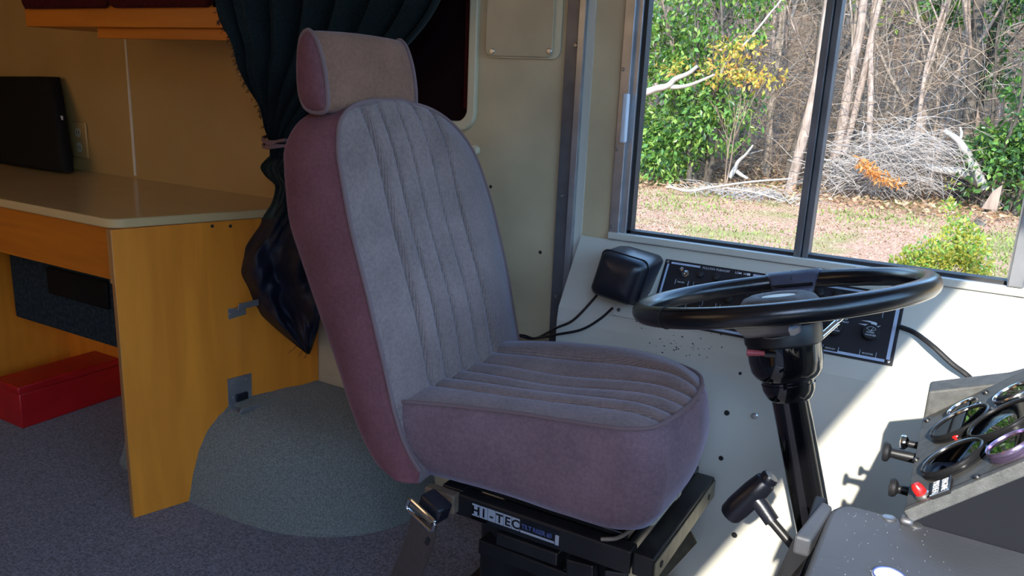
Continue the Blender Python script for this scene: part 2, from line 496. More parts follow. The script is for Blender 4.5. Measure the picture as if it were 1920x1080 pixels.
# sill strip
mb = MB(); mb.box((-.662, WALL - .012, .7745), (FX, WALL, .789)); struct(mb, 'trim_2', M_WHITE, smooth=0, bevel=.002)

# vertical metal trim with rivets
tx0, tx1 = at(1033.5, 641, 1, WALL).x, at(1052, 600, 1, WALL).x
mb = MB(); mb.box((tx0 - .002, WALL - .010, .45), (tx0 + .028, WALL, 1.95)); trim = struct(mb, 'trim_1', M_ALUD, smooth=0, bevel=.001)
mb = MB(); mb.box((tx0 + .028, WALL - .016, .50), (tx0 + .043, WALL, 1.95)); mb.build('trim_lip', M_ALU, trim, smooth=0, bevel=.001)
mb = MB(); mb.box((tx0 + .043, WALL - .004, .70), (tx0 + .060, WALL, 1.95)); mb.build('post_edge', M_WHITE, trim, smooth=0)
for q in ((1080, 85), (1055, 367), (1043, 555)):
    screw(trim, at(*q, 1, WALL - .010), (0, -1, 0), .005)

# shaded side window in its cream frame
o = bpy.data.objects.new('window_2', None); COL.objects.link(o); o.location = ((SX0 + SX1) / 2, WALL, SZ0); o['kind'] = 'structure'
mb = outline_with_holes(rrect(SX0 - .022, SX1 + .022, SZ0 - .022, SZ1 + .02, .045), [rrect(SX0, SX1, SZ0, SZ1, .03)], WALL - .012, WALL + .01); mb.build('window_frame', M_CREAM, o, bevel=.003)
mb = MB(); mb.prism([(a, WALL + .006, b) for a, b in rrect(SX0 + .001, SX1 - .001, SZ0 + .001, SZ1 - .001, .03)], (0, .03, 0)); mb.build('window_shade', M_SHADE, o, smooth=30)
mb = MB(); mb.box((SX1 - .016, WALL - .004, SZ0 + .03), (SX1 - .003, WALL + .008, SZ1 - .03)); mb.build('shade_edge', M_MAROON, o, bevel=.004)

# access panel
a, b = at(915, 105, 1, WALL), at(1030, 110, 1, WALL)
ap = thing('access_panel', (a.x, WALL, a.z), 'white access panel screwed to the wall left of the metal trim, two screws showing', 'panel')
mb = MB(); mb.prism([(x, WALL - .006, z) for x, z in rrect(a.x - .003, b.x + .028, a.z - .004, a.z + .45, .018)], (0, .006, 0)); mb.build('backing_board', M_CREAM, ap, bevel=.001)
mb = MB(); mb.prism([(x, WALL - .013, z) for x, z in rrect(a.x, b.x + .012, a.z, a.z + .44, .014)], (0, .007, 0)); mb.build('cover_plate', M_WALLF, ap, bevel=.0015)
for q in ((923, 96), (1030, 96)):
    screw(ap, at(*q, 1, WALL - .013), (0, -1, 0), .0065, M_STEEL)

# small cream knob on wall behind seat, small wall holes
mb = MB(); p = at(892, 282, 1, WALL); mb.lathe([(.012, 0), (.012, .008), (.009, .012), (0, .013)], p, (0, -1, 0), n=20); mb.build('wall_plug', M_CREAM, None, tagd=('small cream round plug on the wall behind the seat back', 'plug'))
for i, q in enumerate(((1013, 473), (920, 350))):
    screw(wall_left, at(*q, 1, WALL), (0, -1, 0), .004, M_HOLE, h=.001)

# ------------------------------------------------------------------ side console below the driver window
cs = thing('side_console', (-.729, 1.5, 0), 'white painted metal side console under the driver window, with screws and holes', 'console')
cx0, cx1 = -.729, FX
prof = [(WALL - .002, .772), (WALL - .004, .772), (1.505, .628), (1.500, .60), (1.500, 0.0), (WALL - .002, 0.0)]
mb = MB(); mb.prism([(cx0, y, z) for y, z in prof], (cx1 - cx0, 0, 0)); mb.build('console_body', M_WHITE, cs, smooth=0, bevel=.003)
for q, m_, r_ in (((1363, 774), M_HOLE, .0055), ((1415, 780), M_STEEL, .0065), ((1352, 859), M_HOLE, .005), ((1377, 1003), M_HOLE, .006), ((1388, 700), M_HOLE, .003)):
    screw(cs, at(*q, 1, 1.5), (0, -1, 0), r_, m_)
SLN = V((0, -.834, .551)); SLP = V((0, 1.505, .628))
for q in ((1081, 504), (1766, 578), (1759, 618)):
    screw(cs, onpl(*q, SLP, SLN), SLN, .004, M_HOLE, h=.001)
# crumbs scattered on the console ledge
mb = MB()
for i in range(46):
    px, py = rnd.gauss(1285, 48), rnd.gauss(645, 17)
    if px > 1390 or px < 1180: continue
    p = at(px, py, 1, 1.499)
    r = rnd.uniform(.0008, .002)
    mb.tube([p + V((-r, 0, 0)), p + V((r * .6, -.001, rnd.uniform(-r, r)))], [r * .7, r * .4], n=5)
mb.build('dirt_specks', M_HOLE, None, tagd=('dark specks of dirt on the white console beside the seat front', 'dirt', None, 'stuff'))

# ------------------------------------------------------------------ switch panel
SU = V((1, 0, 0)); SV = V((0, .551, .834))               # right, up along the slope
sp0 = V((-.524, 1.5085, .6335)) + SLN * .0005                  # bottom-left corner
SW, SH = .456, .138
sp = thing('switch_panel', sp0, 'black switch panel with silver border on the white side console behind the wheel', 'switch panel')
def spp(a, b, h=0.0): return sp0 + SU * a + SV * b + SLN * h
def sbox(a0, a1, b0, b1, h0, h1, mbx=None):
    mbx = mbx or MB()
    return mbx.box((a0, b0, h0), (a1, b1, h1), frame=frame_mat(sp0, SU, SV, SLN))
sbox(0, SW, 0, SH, 0, .004).build('panel_plate', M_PANEL, sp, smooth=0, bevel=.001)
for (a0, a1, b0, b1) in ((.006, .010, .008, SH - .010), (SW - .012, SW - .006, .010, SH - .006), (.006, SW - .014, .004, .009), (.014, .075, SH - .009, SH - .005), (.182, SW - .01, SH - .009, SH - .005)):
    sbox(a0, a1, b0, b1, .004, .0046).build('border_strip', M_SILV, sp, smooth=0)
for a_, b_ in ((.006, SH - .006), (SW - .007, .006)):
    screw(sp, spp(a_, b_, .004), SLN, .003, M_STEEL)
def sploc(px, py):
    p = onpl(px, py, sp0 + SLN * .006, SLN) - sp0
    return p.dot(SU), p.dot(SV)
def text_sp(s, a, b, size, xs=1.0): return text_mesh('lettering', s, spp(a, b, .0042), SU, SV, size, M_PRINT, sp, depth=.0002, xs=xs)
text_sp('PULL/ON', .080, SH - .0095, .0062); text_sp('PUSH/OFF', .108, SH - .0095, .0062); text_sp('LO', .146, SH - .0095, .0062); text_sp('HI', .163, SH - .0095, .0062)
sbox(.154, .159, SH - .009, SH - .006, .004, .0046).build('mark', M_PRINT, sp, smooth=0); sbox(.170, .176, SH - .0095, SH - .005, .004, .0046).build('mark', M_PRINT, sp, smooth=0)
# chrome toggle
a_, b_ = sploc(1287, 514)
mb = MB(); mb.lathe([(.0085, .004), (.0085, .008), (.005, .009), (.005, .013), (.003, .014), (.0045, .024), (.0045, .027), (0, .029)], spp(a_, b_), SLN + V((-.25, 0, .1)), n=6); mb.build('toggle_switch', M_CHROME, sp)
for q in ((1313, 513), (1343, 519), (1375, 524), (1409, 530), (1365, 561), (1396, 566), (1264, 575), (1505, 543), (1538, 548), (1571, 552)):
    a_, b_ = sploc(*q)
    mb = MB(); mb.lathe([(.0085, .003), (.0085, .006), (.0070, .0085), (.0035, .0098), (0, .010)], spp(a_, b_), SLN, n=20); mb.build('push_button', M_KNOB, sp)
for q in ((1278, 529), (1312, 534), (1345, 540), (1262, 590), (1298, 574), (1329, 571), (1362, 577), (1415, 550), (1425, 587), (1557, 653), (1627, 663), (1640, 588)):
    a_, b_ = sploc(*q)
    pl = sbox(a_ - .0125, a_ + .0125, b_ - .0045, b_ + .0045, .004, .0052).build('label_window', M_KNOB, sp, smooth=0)
    for d_ in (-.0135, .0135): sbox(a_ + d_ - .0004, a_ + d_ + .0004, b_ - .005, b_ + .005, .004, .0050).build('label_window_edge', M_SILV, pl, smooth=0)
for q, s_ in (((1557, 653), 'DEFROST'), ((1627, 663), 'BOOSTER'), ((1278, 529), 'HEATER')):
    a_, b_ = sploc(*q)
    text_mesh('lettering', s_, spp(a_ - .0095, b_ - .0015, .0054), SU, SV, .0042, M_PRINT, sp, depth=.0001)
for q in ((1566, 617), (1633, 626)):
    a_, b_ = sploc(*q)
    mb = MB(); mb.lathe([(.0115, .003), (.0125, .008), (.0145, .010), (.0150, .017), (.0140, .020), (0, .0205)], spp(a_, b_), SLN, n=28)
    k = mb.build('wiper_knob', M_KNOB, sp)
    text_mesh('lettering', 'WIPER', spp(a_ - .0072, b_ - .0038, .0207), SU, SV, .0046, M_PRINT, k, depth=.0001)
    text_mesh('lettering', 'WASHER', spp(a_ - .0086, b_ - .0088, .0207), SU, SV, .0046, M_PRINT, k, depth=.0001)
    mb = MB()
    arc = [spp(a_ + .0085 * math.cos(t), b_ + .002 + .0068 * math.sin(t), .0208) for t in [math.pi * (.12 + .76 * i / 10) for i in range(11)]]
    mb.tube(arc, .00035, n=4); mb.tube([arc[0], spp(a_ + .001, b_ + .0005, .0208)], .00035, n=4); mb.tube([arc[-1], spp(a_ - .001, b_ + .0005, .0208)], .00035, n=4)
    mb.tube([spp(a_, b_ + .0003, .0208), spp(a_ + .003, b_ + .0075, .0208)], .00035, n=4); mb.tube([spp(a_, b_ + .0003, .0208), spp(a_, b_ + .003, .0208)], .0005, n=4)
    mb.build('wiper_symbol', M_PRINT, k)
# bird emblem
mb = MB()
bird = [(1608, 600), (1622, 600), (1640, 604), (1646, 608), (1644, 611), (1652, 610), (1648, 614), (1640, 614), (1627, 610), (1617, 608), (1609, 606), (1625, 609), (1634, 610), (1633, 606), (1624, 603)]
bird = [(1614, 600), (1630, 601), (1642, 604), (1645, 606), (1643, 610), (1645, 611), (1652, 610), (1645, 614), (1639, 614), (1626, 611), (1616, 608), (1609, 606), (1622, 607), (1633, 608), (1634, 605), (1628, 603)]
bp_ = [spp(*sploc(*q), .0043) for q in bird]
mb.prism(bp_, SLN * .0003); mb.build('bird_emblem', M_PRINT, sp, smooth=0)
a_, b_ = sploc(1574, 597); text_sp('BLUE BIRD', a_ - .013, b_, .0058); text_sp('BODY COMPANY', a_ - .024, b_ - .0062, .0052)

# ------------------------------------------------------------------ black padded box on the console
c0 = onpl(1183, 520, SLP, SLN)
pb = thing('padded_speaker', c0, 'black vinyl padded box mounted on the white console left of the switch panel', 'speaker box')
mb = MB()
def sslice(t, sx, sz, cy):
    out = []
    sx *= .90; sz *= .93
    for a0, b0 in rrect(-sx, sx, -sz, sz, min(sx, sz) * .32, 5): out.append(V((c0.x + .004 + a0 + (.012 if b0 > 0 else -.004), cy, .722 + b0 + (-.14 * a0))))
    return out
rows = [sslice(0, .050, .044, 1.575), sslice(0, .056, .048, 1.545), sslice(0, .055, .050, 1.475), sslice(0, .050, .047, 1.455), sslice(0, .040, .038, 1.446), sslice(0, .015, .012, 1.444)]
mb.grid(rows, wrap=True); mb.f.append(tuple(range(len(rows[0])))); mb.m.append(0); k_ = len(rows[0]); mb.f.append(tuple((len(rows) - 1) * k_ + j for j in range(k_))); mb.m.append(0)
mb.build('padded_cover', M_VINYL, pb, smooth=60)
mb = MB(); mb.tube([q + V((0, -.001, 0)) for q in sslice(0, .0565, .0505, 1.477)], .0016, n=6, closed=True); mb.build('seam_piping', M_VINYL, pb)
q0 = onpl(1152, 580, SLP + SLN * .003, SLN); q1 = onpl(1228, 594, SLP + SLN * .003, SLN)
mb = MB(); mb.box((q0.x, 0, -.003), (q1.x - .004, .06, .004), frame=frame_mat(V((0, q0.y - .006, q0.z - .012)), V((1, 0, 0)), SV, SLN)); mp_ = mb.build('mounting_plate', M_WHITE, pb, bevel=.001)
screw(mp_, onpl(1160, 581, SLP + SLN * .007, SLN), SLN, .004)
def cable(pxs, y, name, label, m=M_VINYL, r=.0028):
    mb = MB(); mb.tube(smooth_path([at(a, b, 1, yy) for (a, b), yy in zip(pxs, y)], 8), r, n=8)
    return mb.build(name, m, None, tagd=(label, 'cable'))
cable([(1126, 543), (1112, 562), (1075, 600), (1043, 615), (1005, 634), (982, 629), (960, 628)], [1.52, 1.50, 1.485, 1.485, 1.575, 1.585, 1.585], 'cable', 'thin black cable running from the left side of the padded box to the wall')
cable([(1149, 577), (1125, 598), (1090, 618), (1045, 627), (1000, 635), (978, 631), (955, 626)], [1.492, 1.488, 1.485, 1.485, 1.575, 1.580, 1.580], 'cable', 'thin black cable leaving below the padded box, the lower of two')
cable([(1685, 612), (1715, 624), (1750, 650), (1785, 682), (1815, 705), (1835, 730)], [1.535, 1.525, 1.50, 1.492, 1.49, 1.47], 'cable', 'dark grey cable from the switch panel down behind the gauge housing', r=.0048, m=M_KNOB)

# ================================================================== DRIVER SEAT
seat = thing('driver_seat', (-.62, 1.29, .40), 'mauve corduroy driver seat with headrest, standing on a black riser', 'seat')
def interp(tab, z):
    if z <= tab[0][0]: return tab[0][1]
    for (a, x), (b, y) in zip(tab, tab[1:]):
        if z <= b:
            t = (z - a) / (b - a)
            return x + (y - x) * t
    return tab[-1][1]
def spl(tab, z):
    """smooth (monotone cubic) interpolation"""
    n = len(tab)
    if z <= tab[0][0]: return tab[0][1]
    if z >= tab[-1][0]: return tab[-1][1]
    for i in range(n - 1):
        if z <= tab[i + 1][0]: break
    h = tab[i + 1][0] - tab[i][0]; d = (tab[i + 1][1] - tab[i][1]) / h
    def slope(k):
        if k == 0: return (tab[1][1] - tab[0][1]) / (tab[1][0] - tab[0][0])
        if k == n - 1: return (tab[-1][1] - tab[-2][1]) / (tab[-1][0] - tab[-2][0])
        a = (tab[k][1] - tab[k - 1][1]) / (tab[k][0] - tab[k - 1][0]); b = (tab[k + 1][1] - tab[k][1]) / (tab[k + 1][0] - tab[k][0])
        return 0 if a * b <= 0 else 2 * a * b / (a + b)
    m0, m1 = slope(i), slope(i + 1); t = (z - tab[i][0]) / h
    return (2 * t ** 3 - 3 * t * t + 1) * tab[i][1] + (t ** 3 - 2 * t * t + t) * h * m0 + (-2 * t ** 3 + 3 * t * t) * tab[i + 1][1] + (t ** 3 - t * t) * h * m1
# front line of the back (x by z), back line, near and far edges
XF = [(.385, -.775), (.408, -.772), (.44, -.80), (.487, -.822), (.526, -.836), (.716, -.878), (.865, -.910), (1.005, -.940), (1.05, -.952)]
XB = [(.383, -.849), (.394, -.886), (.466, -.937), (.553, -.975), (.621, -1.0), (.689, -1.025), (.766, -1.050), (.843, -1.070), (.949, -1.074), (.988, -1.062), (1.022, -1.035), (1.05, -.985)]
YN = [(.38, 1.066), (.526, 1.066), (.716, 1.051), (.865, 1.036), (.95, 1.035), (1.005, 1.048), (1.03, 1.072), (1.042, 1.102), (1.05, 1.150)]
YFAR = [(.38, 1.525), (.526, 1.525), (.642, 1.522), (.811, 1.500), (.90, 1.475), (.951, 1.448), (.99, 1.41), (1.013, 1.375), (1.035, 1.32), (1.05, 1.24)]
GR0 = [1.164, 1.216, 1.272, 1.330, 1.392]           # groove positions low, high
GR1 = [1.112, 1.157, 1.208, 1.263, 1.320]
def groove_profile(y, gs, depth, w_):
    d = min(abs(y - g) for g in gs)
    return -depth * math.exp(-(d / w_) ** 2)
zs = [.385, .395, .41, .43, .46, .49, .52, .55] + [.55 + .0155 * i for i in range(1, 26)] + [.95, .965, .98, .992, 1.003, 1.012, 1.020, 1.027, 1.033, 1.038, 1.042, 1.0455, 1.048, 1.0495]
rows, NF = [], 110
pipe_near, pipe_far = [], []
for z in zs:
    xf, xb, yn, yf = spl(XF, z), spl(XB, z), spl(YN, z), spl(YFAR, z)
    top = max(0, (z - .97) / .08)
    t = (z - .52) / .52
    gs = [a + (b - a) * max(0, min(1, t)) for a, b in zip(GR0, GR1)]
    wd = yf - yn
    loop = []
    fade = 1 if z > .50 else max(0, (z - .44) / .06)
    for i in range(NF):
        u = i / (NF - 1)
        y = yn + wd * u
        edge = min(u, 1 - u)
        puff = .022 * (1 - (1 - min(1, edge / .22)) ** 2) * (1 - top * .55) * fade
        puff += (groove_profile(y, gs, .017, .0058) + .004 * math.cos(2 * math.pi * (y - gs[0]) / .057 + math.pi) * (1 if gs[0] < y < gs[-1] else 0)) * fade * (1 if z > .53 else .3) * (1 - max(0, top - .55) * 1.6 if top > .55 else 1)
        belly = .012 * math.exp(-((z - .66) / .12) ** 2) * math.sin(math.pi * u)
        loop.append(V((xf + puff + belly, y, z)))
    nfr = len(loop)
    dx = xf - xb
    bul = .014 * (1 - top)
    for k in range(1, 11):
        a = k / 11
        loop.append(V((xf - dx * a, yf + bul * math.sin(math.pi * min(1, a * 1.15)) - .05 * max(0, a - .6) ** 2 * 5, z)))
    for k in range(0, 13):
        a = k / 12
        loop.append(V((xb - .008 * math.sin(math.pi * a), yf - .045 - (wd - .065) * a, z)))
    for k in range(10, 0, -1):
        a = k / 11
        loop.append(V((xf - dx * a, yn - bul * math.sin(math.pi * min(1, a * 1.15)) + .012 * max(0, a - .75) ** 2 * 16, z)))
    rows.append(loop)
    if z > .40:
        pipe_near.append(V((xf + .001, yn, z))); pipe_far.append(V((xf + .001, yf, z)))
mb = MB(); mb.grid(rows, wrap=True)
K = len(rows[0])
mb.m = [(0 if (i % K) < NF - 1 else 1) for i in range(len(mb.f))]
mb.f.append(tuple(range(K))[::-1]); mb.m.append(1)
cen = sum(rows[-1], V()) / K + V((0, 0, .0015)); mb.v.append(cen); ci = len(mb.v) - 1
base = (len(rows) - 1) * K
for j in range(K): mb.f.append((base + j, base + (j + 1) % K, ci)); mb.m.append(0 if j < NF - 1 else 1)
mb.build('backrest', [M_CORD_Y, M_VELV], seat, smooth=60)
top_arc = [V((spl(XF, 1.0497) + .003, 1.16 + (1.235 - 1.16) * i / 6, 1.0505)) for i in range(7)]
mb = MB(); mb.tube(smooth_path(pipe_near[::1] + top_arc + pipe_far[::-1], 2), .0042, n=8)
mb.build('back_piping', M_PIPE, seat)

# headrest: a padded block standing on the top of the back
def head_loop(y, s):
    # closed x-z profile, front at larger x
    prof = [(-.958, 1.045), (-.960, 1.075), (-.967, 1.11), (-.978, 1.140), (-.990, 1.157), (-1.002, 1.161), (-1.014, 1.150), (-1.021, 1.12), (-1.022, 1.075), (-1.014, 1.043), (-.995, 1.030), (-.966, 1.031)]
    pts = smooth_path([V((a, 0, b)) for a, b in prof] + [V((prof[0][0], 0, prof[0][1]))], 4)[:-1]
    c = V((-.990, 0, 1.095))
    return [V((c.x + (p.x - c.x) * s, y, c.z + (p.z - c.z) * s)) for p in pts]
hy0, hy1 = 1.043, 1.290
rows = []
for y, s in ((hy0 - .016, .30), (hy0 - .0145, .6), (hy0 - .010, .84), (hy0 - .004, .96), (hy0, 1.0), (hy0 + .03, 1.035), (hy0 + .08, 1.06), ((hy0 + hy1) / 2, 1.07), (hy1 - .08, 1.06), (hy1 - .03, 1.035), (hy1, 1.0), (hy1 + .005, .95), (hy1 + .009, .82), (hy1 + .012, .5), (hy1 + .013, .2)):
    rows.append(head_loop(y, s))
mb = MB(); mb.grid(rows, wrap=True)
K = len(rows[0])
mb.m = [(1 if (i // K < 4 or i // K > 9) else 0) for i in range(len(mb.f))]
mb.f.append(tuple(range(K))); mb.m.append(1); mb.f.append(tuple((len(rows) - 1) * K + j for j in range(K))); mb.m.append(1)
hr = mb.build('headrest', [M_CORD_H, M_VELV], seat, smooth=60)
for y in (hy0, hy1):
    mb = MB(); mb.tube(head_loop(y, 1.01), .0042, n=8, closed=True); mb.build('headrest_piping', M_PIPE, hr)

# cushion: top between near and far edges, side wall below
def lerp(a, b, t): return a + (b - a) * t
NXE = [(-.84, 1.085), (-.72, 1.098), (-.60, 1.105), (-.50, 1.100), (-.42, 1.098), (-.385, 1.106), (-.365, 1.122), (-.357, 1.142)]
FXE = [(-.84, 1.500), (-.70, 1.502), (-.58, 1.498), (-.50, 1.482), (-.44, 1.455), (-.40, 1.425), (-.375, 1.392), (-.357, 1.345)]
def ztop(x): return interp([(-.84, .520), (-.72, .536), (-.62, .5475), (-.553, .556), (-.469, .5665), (-.411, .574), (-.357, .581)], x)
NV, NU = 64, 120
rows = []
GREAR = [1.164, 1.216, 1.272, 1.330, 1.392]
GFRONT = [1.150, 1.190, 1.236, 1.282, 1.322]
for j in range(NV + 1):
    v = j / NV
    v2 = 1 - (1 - v) ** 1.25
    x = lerp(-.84, -.357, v2)
    yn, yf = spl(NXE, x), spl(FXE, x)
    q = max(0, (v - .45) / .55)
    gs = [a + (b - a) * q ** 1.8 for a, b in zip(GREAR, GFRONT)]
    row = []
    for i in range(NU + 1):
        u = i / NU
        y = lerp(yn, yf, u)
        e = min(u / .28, (1 - u) / .34, 1.0)
        ef = min(1, (1 - v2) / .16)
        ee = (1 - (1 - e) ** 2) * (1 - (1 - ef) ** 2)
        side = .5 - .5 * math.cos(math.pi * max(0, min(1, (u - .62) / .30)))
        dome = (.012 + .042 * side * math.sin(math.pi * min(1, .22 + .70 * v)) + .010 * max(0, 1 - u / .3)) * ee
        dip = -.012 * math.exp(-((v - .42) / .25) ** 2) * math.exp(-((u - .45) / .22) ** 2)
        g = groove_profile(y, gs, .0145, .0058) + .003 * math.cos(2 * math.pi * (y - gs[0]) / max(.02, (gs[-1] - gs[0]) / 4) + math.pi) * (1 if gs[0] < y < gs[-1] else 0)
        row.append(V((x + .010 * (1 - ef) * math.sin(math.pi * u), y, ztop(x) + dome + dip + g * (ee ** .5))))
    rows.append(row)
mb = MB(); mb.grid(rows, 0)
ring = [rows[j][0] for j in range(NV + 1)] + rows[NV][1:-1] + [rows[j][NU] for j in range(NV, -1, -1)] + rows[0][1:-1][::-1]
cc = V((-.60, 1.30, 0))
def low(p):
    x, y = p.x, p.y
    zb = interp([(-.84, .385), (-.70, .385), (-.55, .385), (-.42, .388), (-.35, .395)], x) + .040 * max(0, min(1, (y - 1.12) / .25)) * max(0, min(1, (x + .45) / .09))
    return zb
srows = []
for k, (t, bulge) in enumerate(((0, 0), (.06, .007), (.18, .014), (.40, .021), (.62, .022), (.80, .017), (.93, .004), (1.0, -.022))):
    r_ = []
    for p in ring:
        d = V((p.x - cc.x, (p.y - cc.y) * 1.1, 0)).normalized()
        wx = max(0, p.x + .45) / .09
        inset = (-.004 * min(1, wx)) * t
        r_.append(V((p.x, p.y, 0)) + d * (bulge + inset) + V((0, 0, lerp(p.z, low(p), t))))
    srows.append(r_)
mb.grid(srows, 1, wrap=True)
mb.add(srows[-1], [tuple(range(len(ring)))], 1)
cush = mb.build('seat_cushion', [M_CORD_Y, M_CORD_Z], seat, smooth=50)
bm = bmesh.new(); bm.from_mesh(cush.data); bmesh.ops.remove_doubles(bm, verts=bm.verts, dist=.0002); bm.to_mesh(cush.data); bm.free()
mb = MB(); mb.tube([p + V((0, 0, .002)) for p in ring[:NV + 1 + NU - 1 + NV + 1]], .0040, n=8); mb.build('cushion_piping', M_PIPE, seat)

# ------------------------------------------------------------------ riser under the seat
rs = thing('seat_riser', (-.52, 1.25, 0), 'black steel tilt riser carrying the mauve driver seat', 'seat base')
zr = .368
def bar(p0, p1, w_, h_, name, m=M_FRAME, bevel=.003, parent=None, upv=(0, 0, 1)):
    p0, p1 = V(p0), V(p1); t = (p1 - p0).normalized(); s_ = t.cross(V(upv)).normalized(); u_ = s_.cross(t)
    mb = MB(); mb.box((0, -w_ / 2, -h_ / 2), ((p1 - p0).length, w_ / 2, h_ / 2), frame=frame_mat(p0, t, s_, u_)); return mb.build(name, m, parent or rs, smooth=0, bevel=bevel)
yN, yF_ = 1.10, 1.43
xR, xF = -.72, -.352
near = bar((xR, yN, zr - .01), (xF - .02, yN, zr - .01), .03, .042, 'side_rail')
far = bar((xR, yF_, zr - .01), (xF - .02, yF_, zr - .01), .03, .042, 'side_rail')
fr = bar((xF, yN - .012, zr - .010), (xF, yF_ - .01, zr - .010), .036, .040, 'front_rail')
mb = MB(); mb.box((xF + .0178, yN - .012, zr - .032), (xF + .0205, yF_ - .01, zr + .004)); w1 = mb.build('worn_edge', M_FRAMEW, fr, smooth=0, bevel=.001)
for y in (yN + .02, yF_ - .05):
    mb = MB(); mb.lathe([(.006, 0), (.006, .001)], V((xF + .0203, y, zr - .014)), (1, 0, 0), n=14); mb.build('bolt_hole', M_HOLE, fr)
bar((xR, yN - .005, zr - .004), (xR, yF_, zr - .004), .045, .035, 'rear_rail')
mb = MB(); mb.box((-.765, yN - .03, zr - .025), (-.700, yN - .008, zr + .012)); rb = mb.build('rail_end', M_TAUPE, rs, bevel=.003)
for dx_, r_ in ((.022, .007), (.045, .0045)):
    mb = MB(); mb.lathe([(r_, 0), (r_, .0015)], V((-.765 + dx_, yN - .030, zr - .008)), (0, -1, 0), n=14); mb.build('bolt_hole', M_HOLE, rb)
# lower frame, scissor arms, cross members and base plate
zl = .10
for y in (yN + .015, yF_ - .015): bar((-.76, y, zl), (-.38, y, zl), .03, .035, 'lower_rail')
for x in (-.74, -.40): bar((x, yN, zl), (x, yF_, zl), .035, .03, 'cross_member')
for y in (yN + .035, yF_ - .035):
    bar((-.70, y, zl + .02), (-.40, y, zr - .04), .012, .032, 'scissor_arm'); bar((-.40, y + .014, zl + .02), (-.70, y + .014, zr - .04), .012, .032, 'scissor_arm')
bar((xF + .018, yF_ - .13, zr - .055), (-.44, yN - .005, zl + .06), .016, .034, 'brace', M_FRAMEW)
bar((-.46, yN - .004, zr - .04), (-.43, yN - .004, .02), .02, .05, 'leg'); bar((-.40, yN + .005, zr - .04), (-.37, yN + .01, .02), .02, .04, 'leg')
bar((-.62, yN + .01, zr - .05), (-.50, yN + .01, zr - .05), .05, .025, 'tilt_block'); bar((-.68, yN + .05, .26), (-.40, yN + .05, .255), .05, .03, 'cross_member')
for x in (-.60, -.52):
    mb = MB(); mb.tube([V((x, 1.20 + .0, .12)) + V((.024 * math.cos(t * .9), .024 * math.sin(t * .9), t * .0045)) for t in range(0, 50)], .005, n=6); mb.build('spring', M_FRAME, rs)
mb = MB(); mb.box((-.78, yN - .01, .0), (-.34, yF_ + .02, .012)); mb.build('base_plate', M_FRAME, rs, bevel=.002)
mb = MB(); mb.box((-.70, yN + .06, .012), (-.42, yF_ - .05, .30)); mb.build('suspension_box', M_FRAME, rs, bevel=.01)
mb = MB(); mb.box((xR + .02, yN + .02, zr + .008), (xF - .04, yF_ - .01, zr + .018)); mb.build('cushion_pan', M_FRAME, rs, bevel=.002)
# printed label on the near rail
ly = yN - .0152
mb = MB(); mb.box((-.672, ly - .0006, zr - .028), (-.498, ly, zr + .004)); lab = mb.build('rail_label', M_GLOSS, rs, smooth=0)
M_LBL = mat('label_silver', (.42, .45, .52), rough=.4, metal=.3)
M_LBLB = mat('label_blue_print', (.06, .09, .26), rough=.5)
cw = .0152
for i, ch in enumerate('HI-TEC'):
    x0 = -.670 + i * .0162
    mb = MB(); mb.box((x0, ly - .0012, zr - .020), (x0 + cw, ly - .0004, zr + .003)); t_ = mb.build('letter_tile', M_LBL, lab, smooth=0)
    text_mesh('letter', ch, (x0 + cw / 2, ly - .0014, zr - .0165), (1, 0, 0), (0, 0, 1), .023, M_GLOSS, t_, depth=.0002, align='CENTER', bold=.0006)
text_mesh('lettering', 'TILT RISER 60', (-.570, ly - .001, zr - .0125), (1, 0, 0), (0, 0, 1), .0118, M_LBLB, lab, depth=.0002, bold=.0002, xs=.83)
mb = MB(); mb.box((-.572, ly - .0012, zr - .0205), (-.507, ly - .0004, zr - .0165)); mb.box((-.5055, ly - .0012, zr - .0215), (-.4985, ly - .0004, zr - .003)); mb.build('label_border', M_LBL, lab, smooth=0)
# damper with a paper label beneath the seat front, adjuster rod
mb = MB(); mb.tube([(-.405, 1.13, zr + .022), (-.395, 1.22, zr + .028), (-.392, 1.33, zr + .03)], .010, n=14); mb.build('damper_rod', M_FRAMEW, rs)
mb = MB(); mb.tube([(-.376, 1.165, zr + .034), (-.372, 1.255, zr + .040)], .017, n=18); mb.tube([(-.372, 1.255, zr + .04), (-.371, 1.268, zr + .041)], [.019, .019], n=18); dm = mb.build('damper', M_PAPER, rs)
mb = MB()
for k in range(4): mb.box((-.3765 - .006 + k * .004, 1.175, zr + .0505), (-.3765 - .0045 + k * .004, 1.235 - .01 * (k % 2), zr + .0512))
mb.build('label_print', M_KNOB, dm, smooth=0)
mb = MB(); mb.tube(smooth_path([(-.425, 1.085, zr + .016), (-.40, 1.10, zr + .02), (-.385, 1.15, zr + .026), (-.37, 1.25, zr + .03)], 6), .0035, n=8); mb.build('adjuster_cable', M_TAUPE, rs)

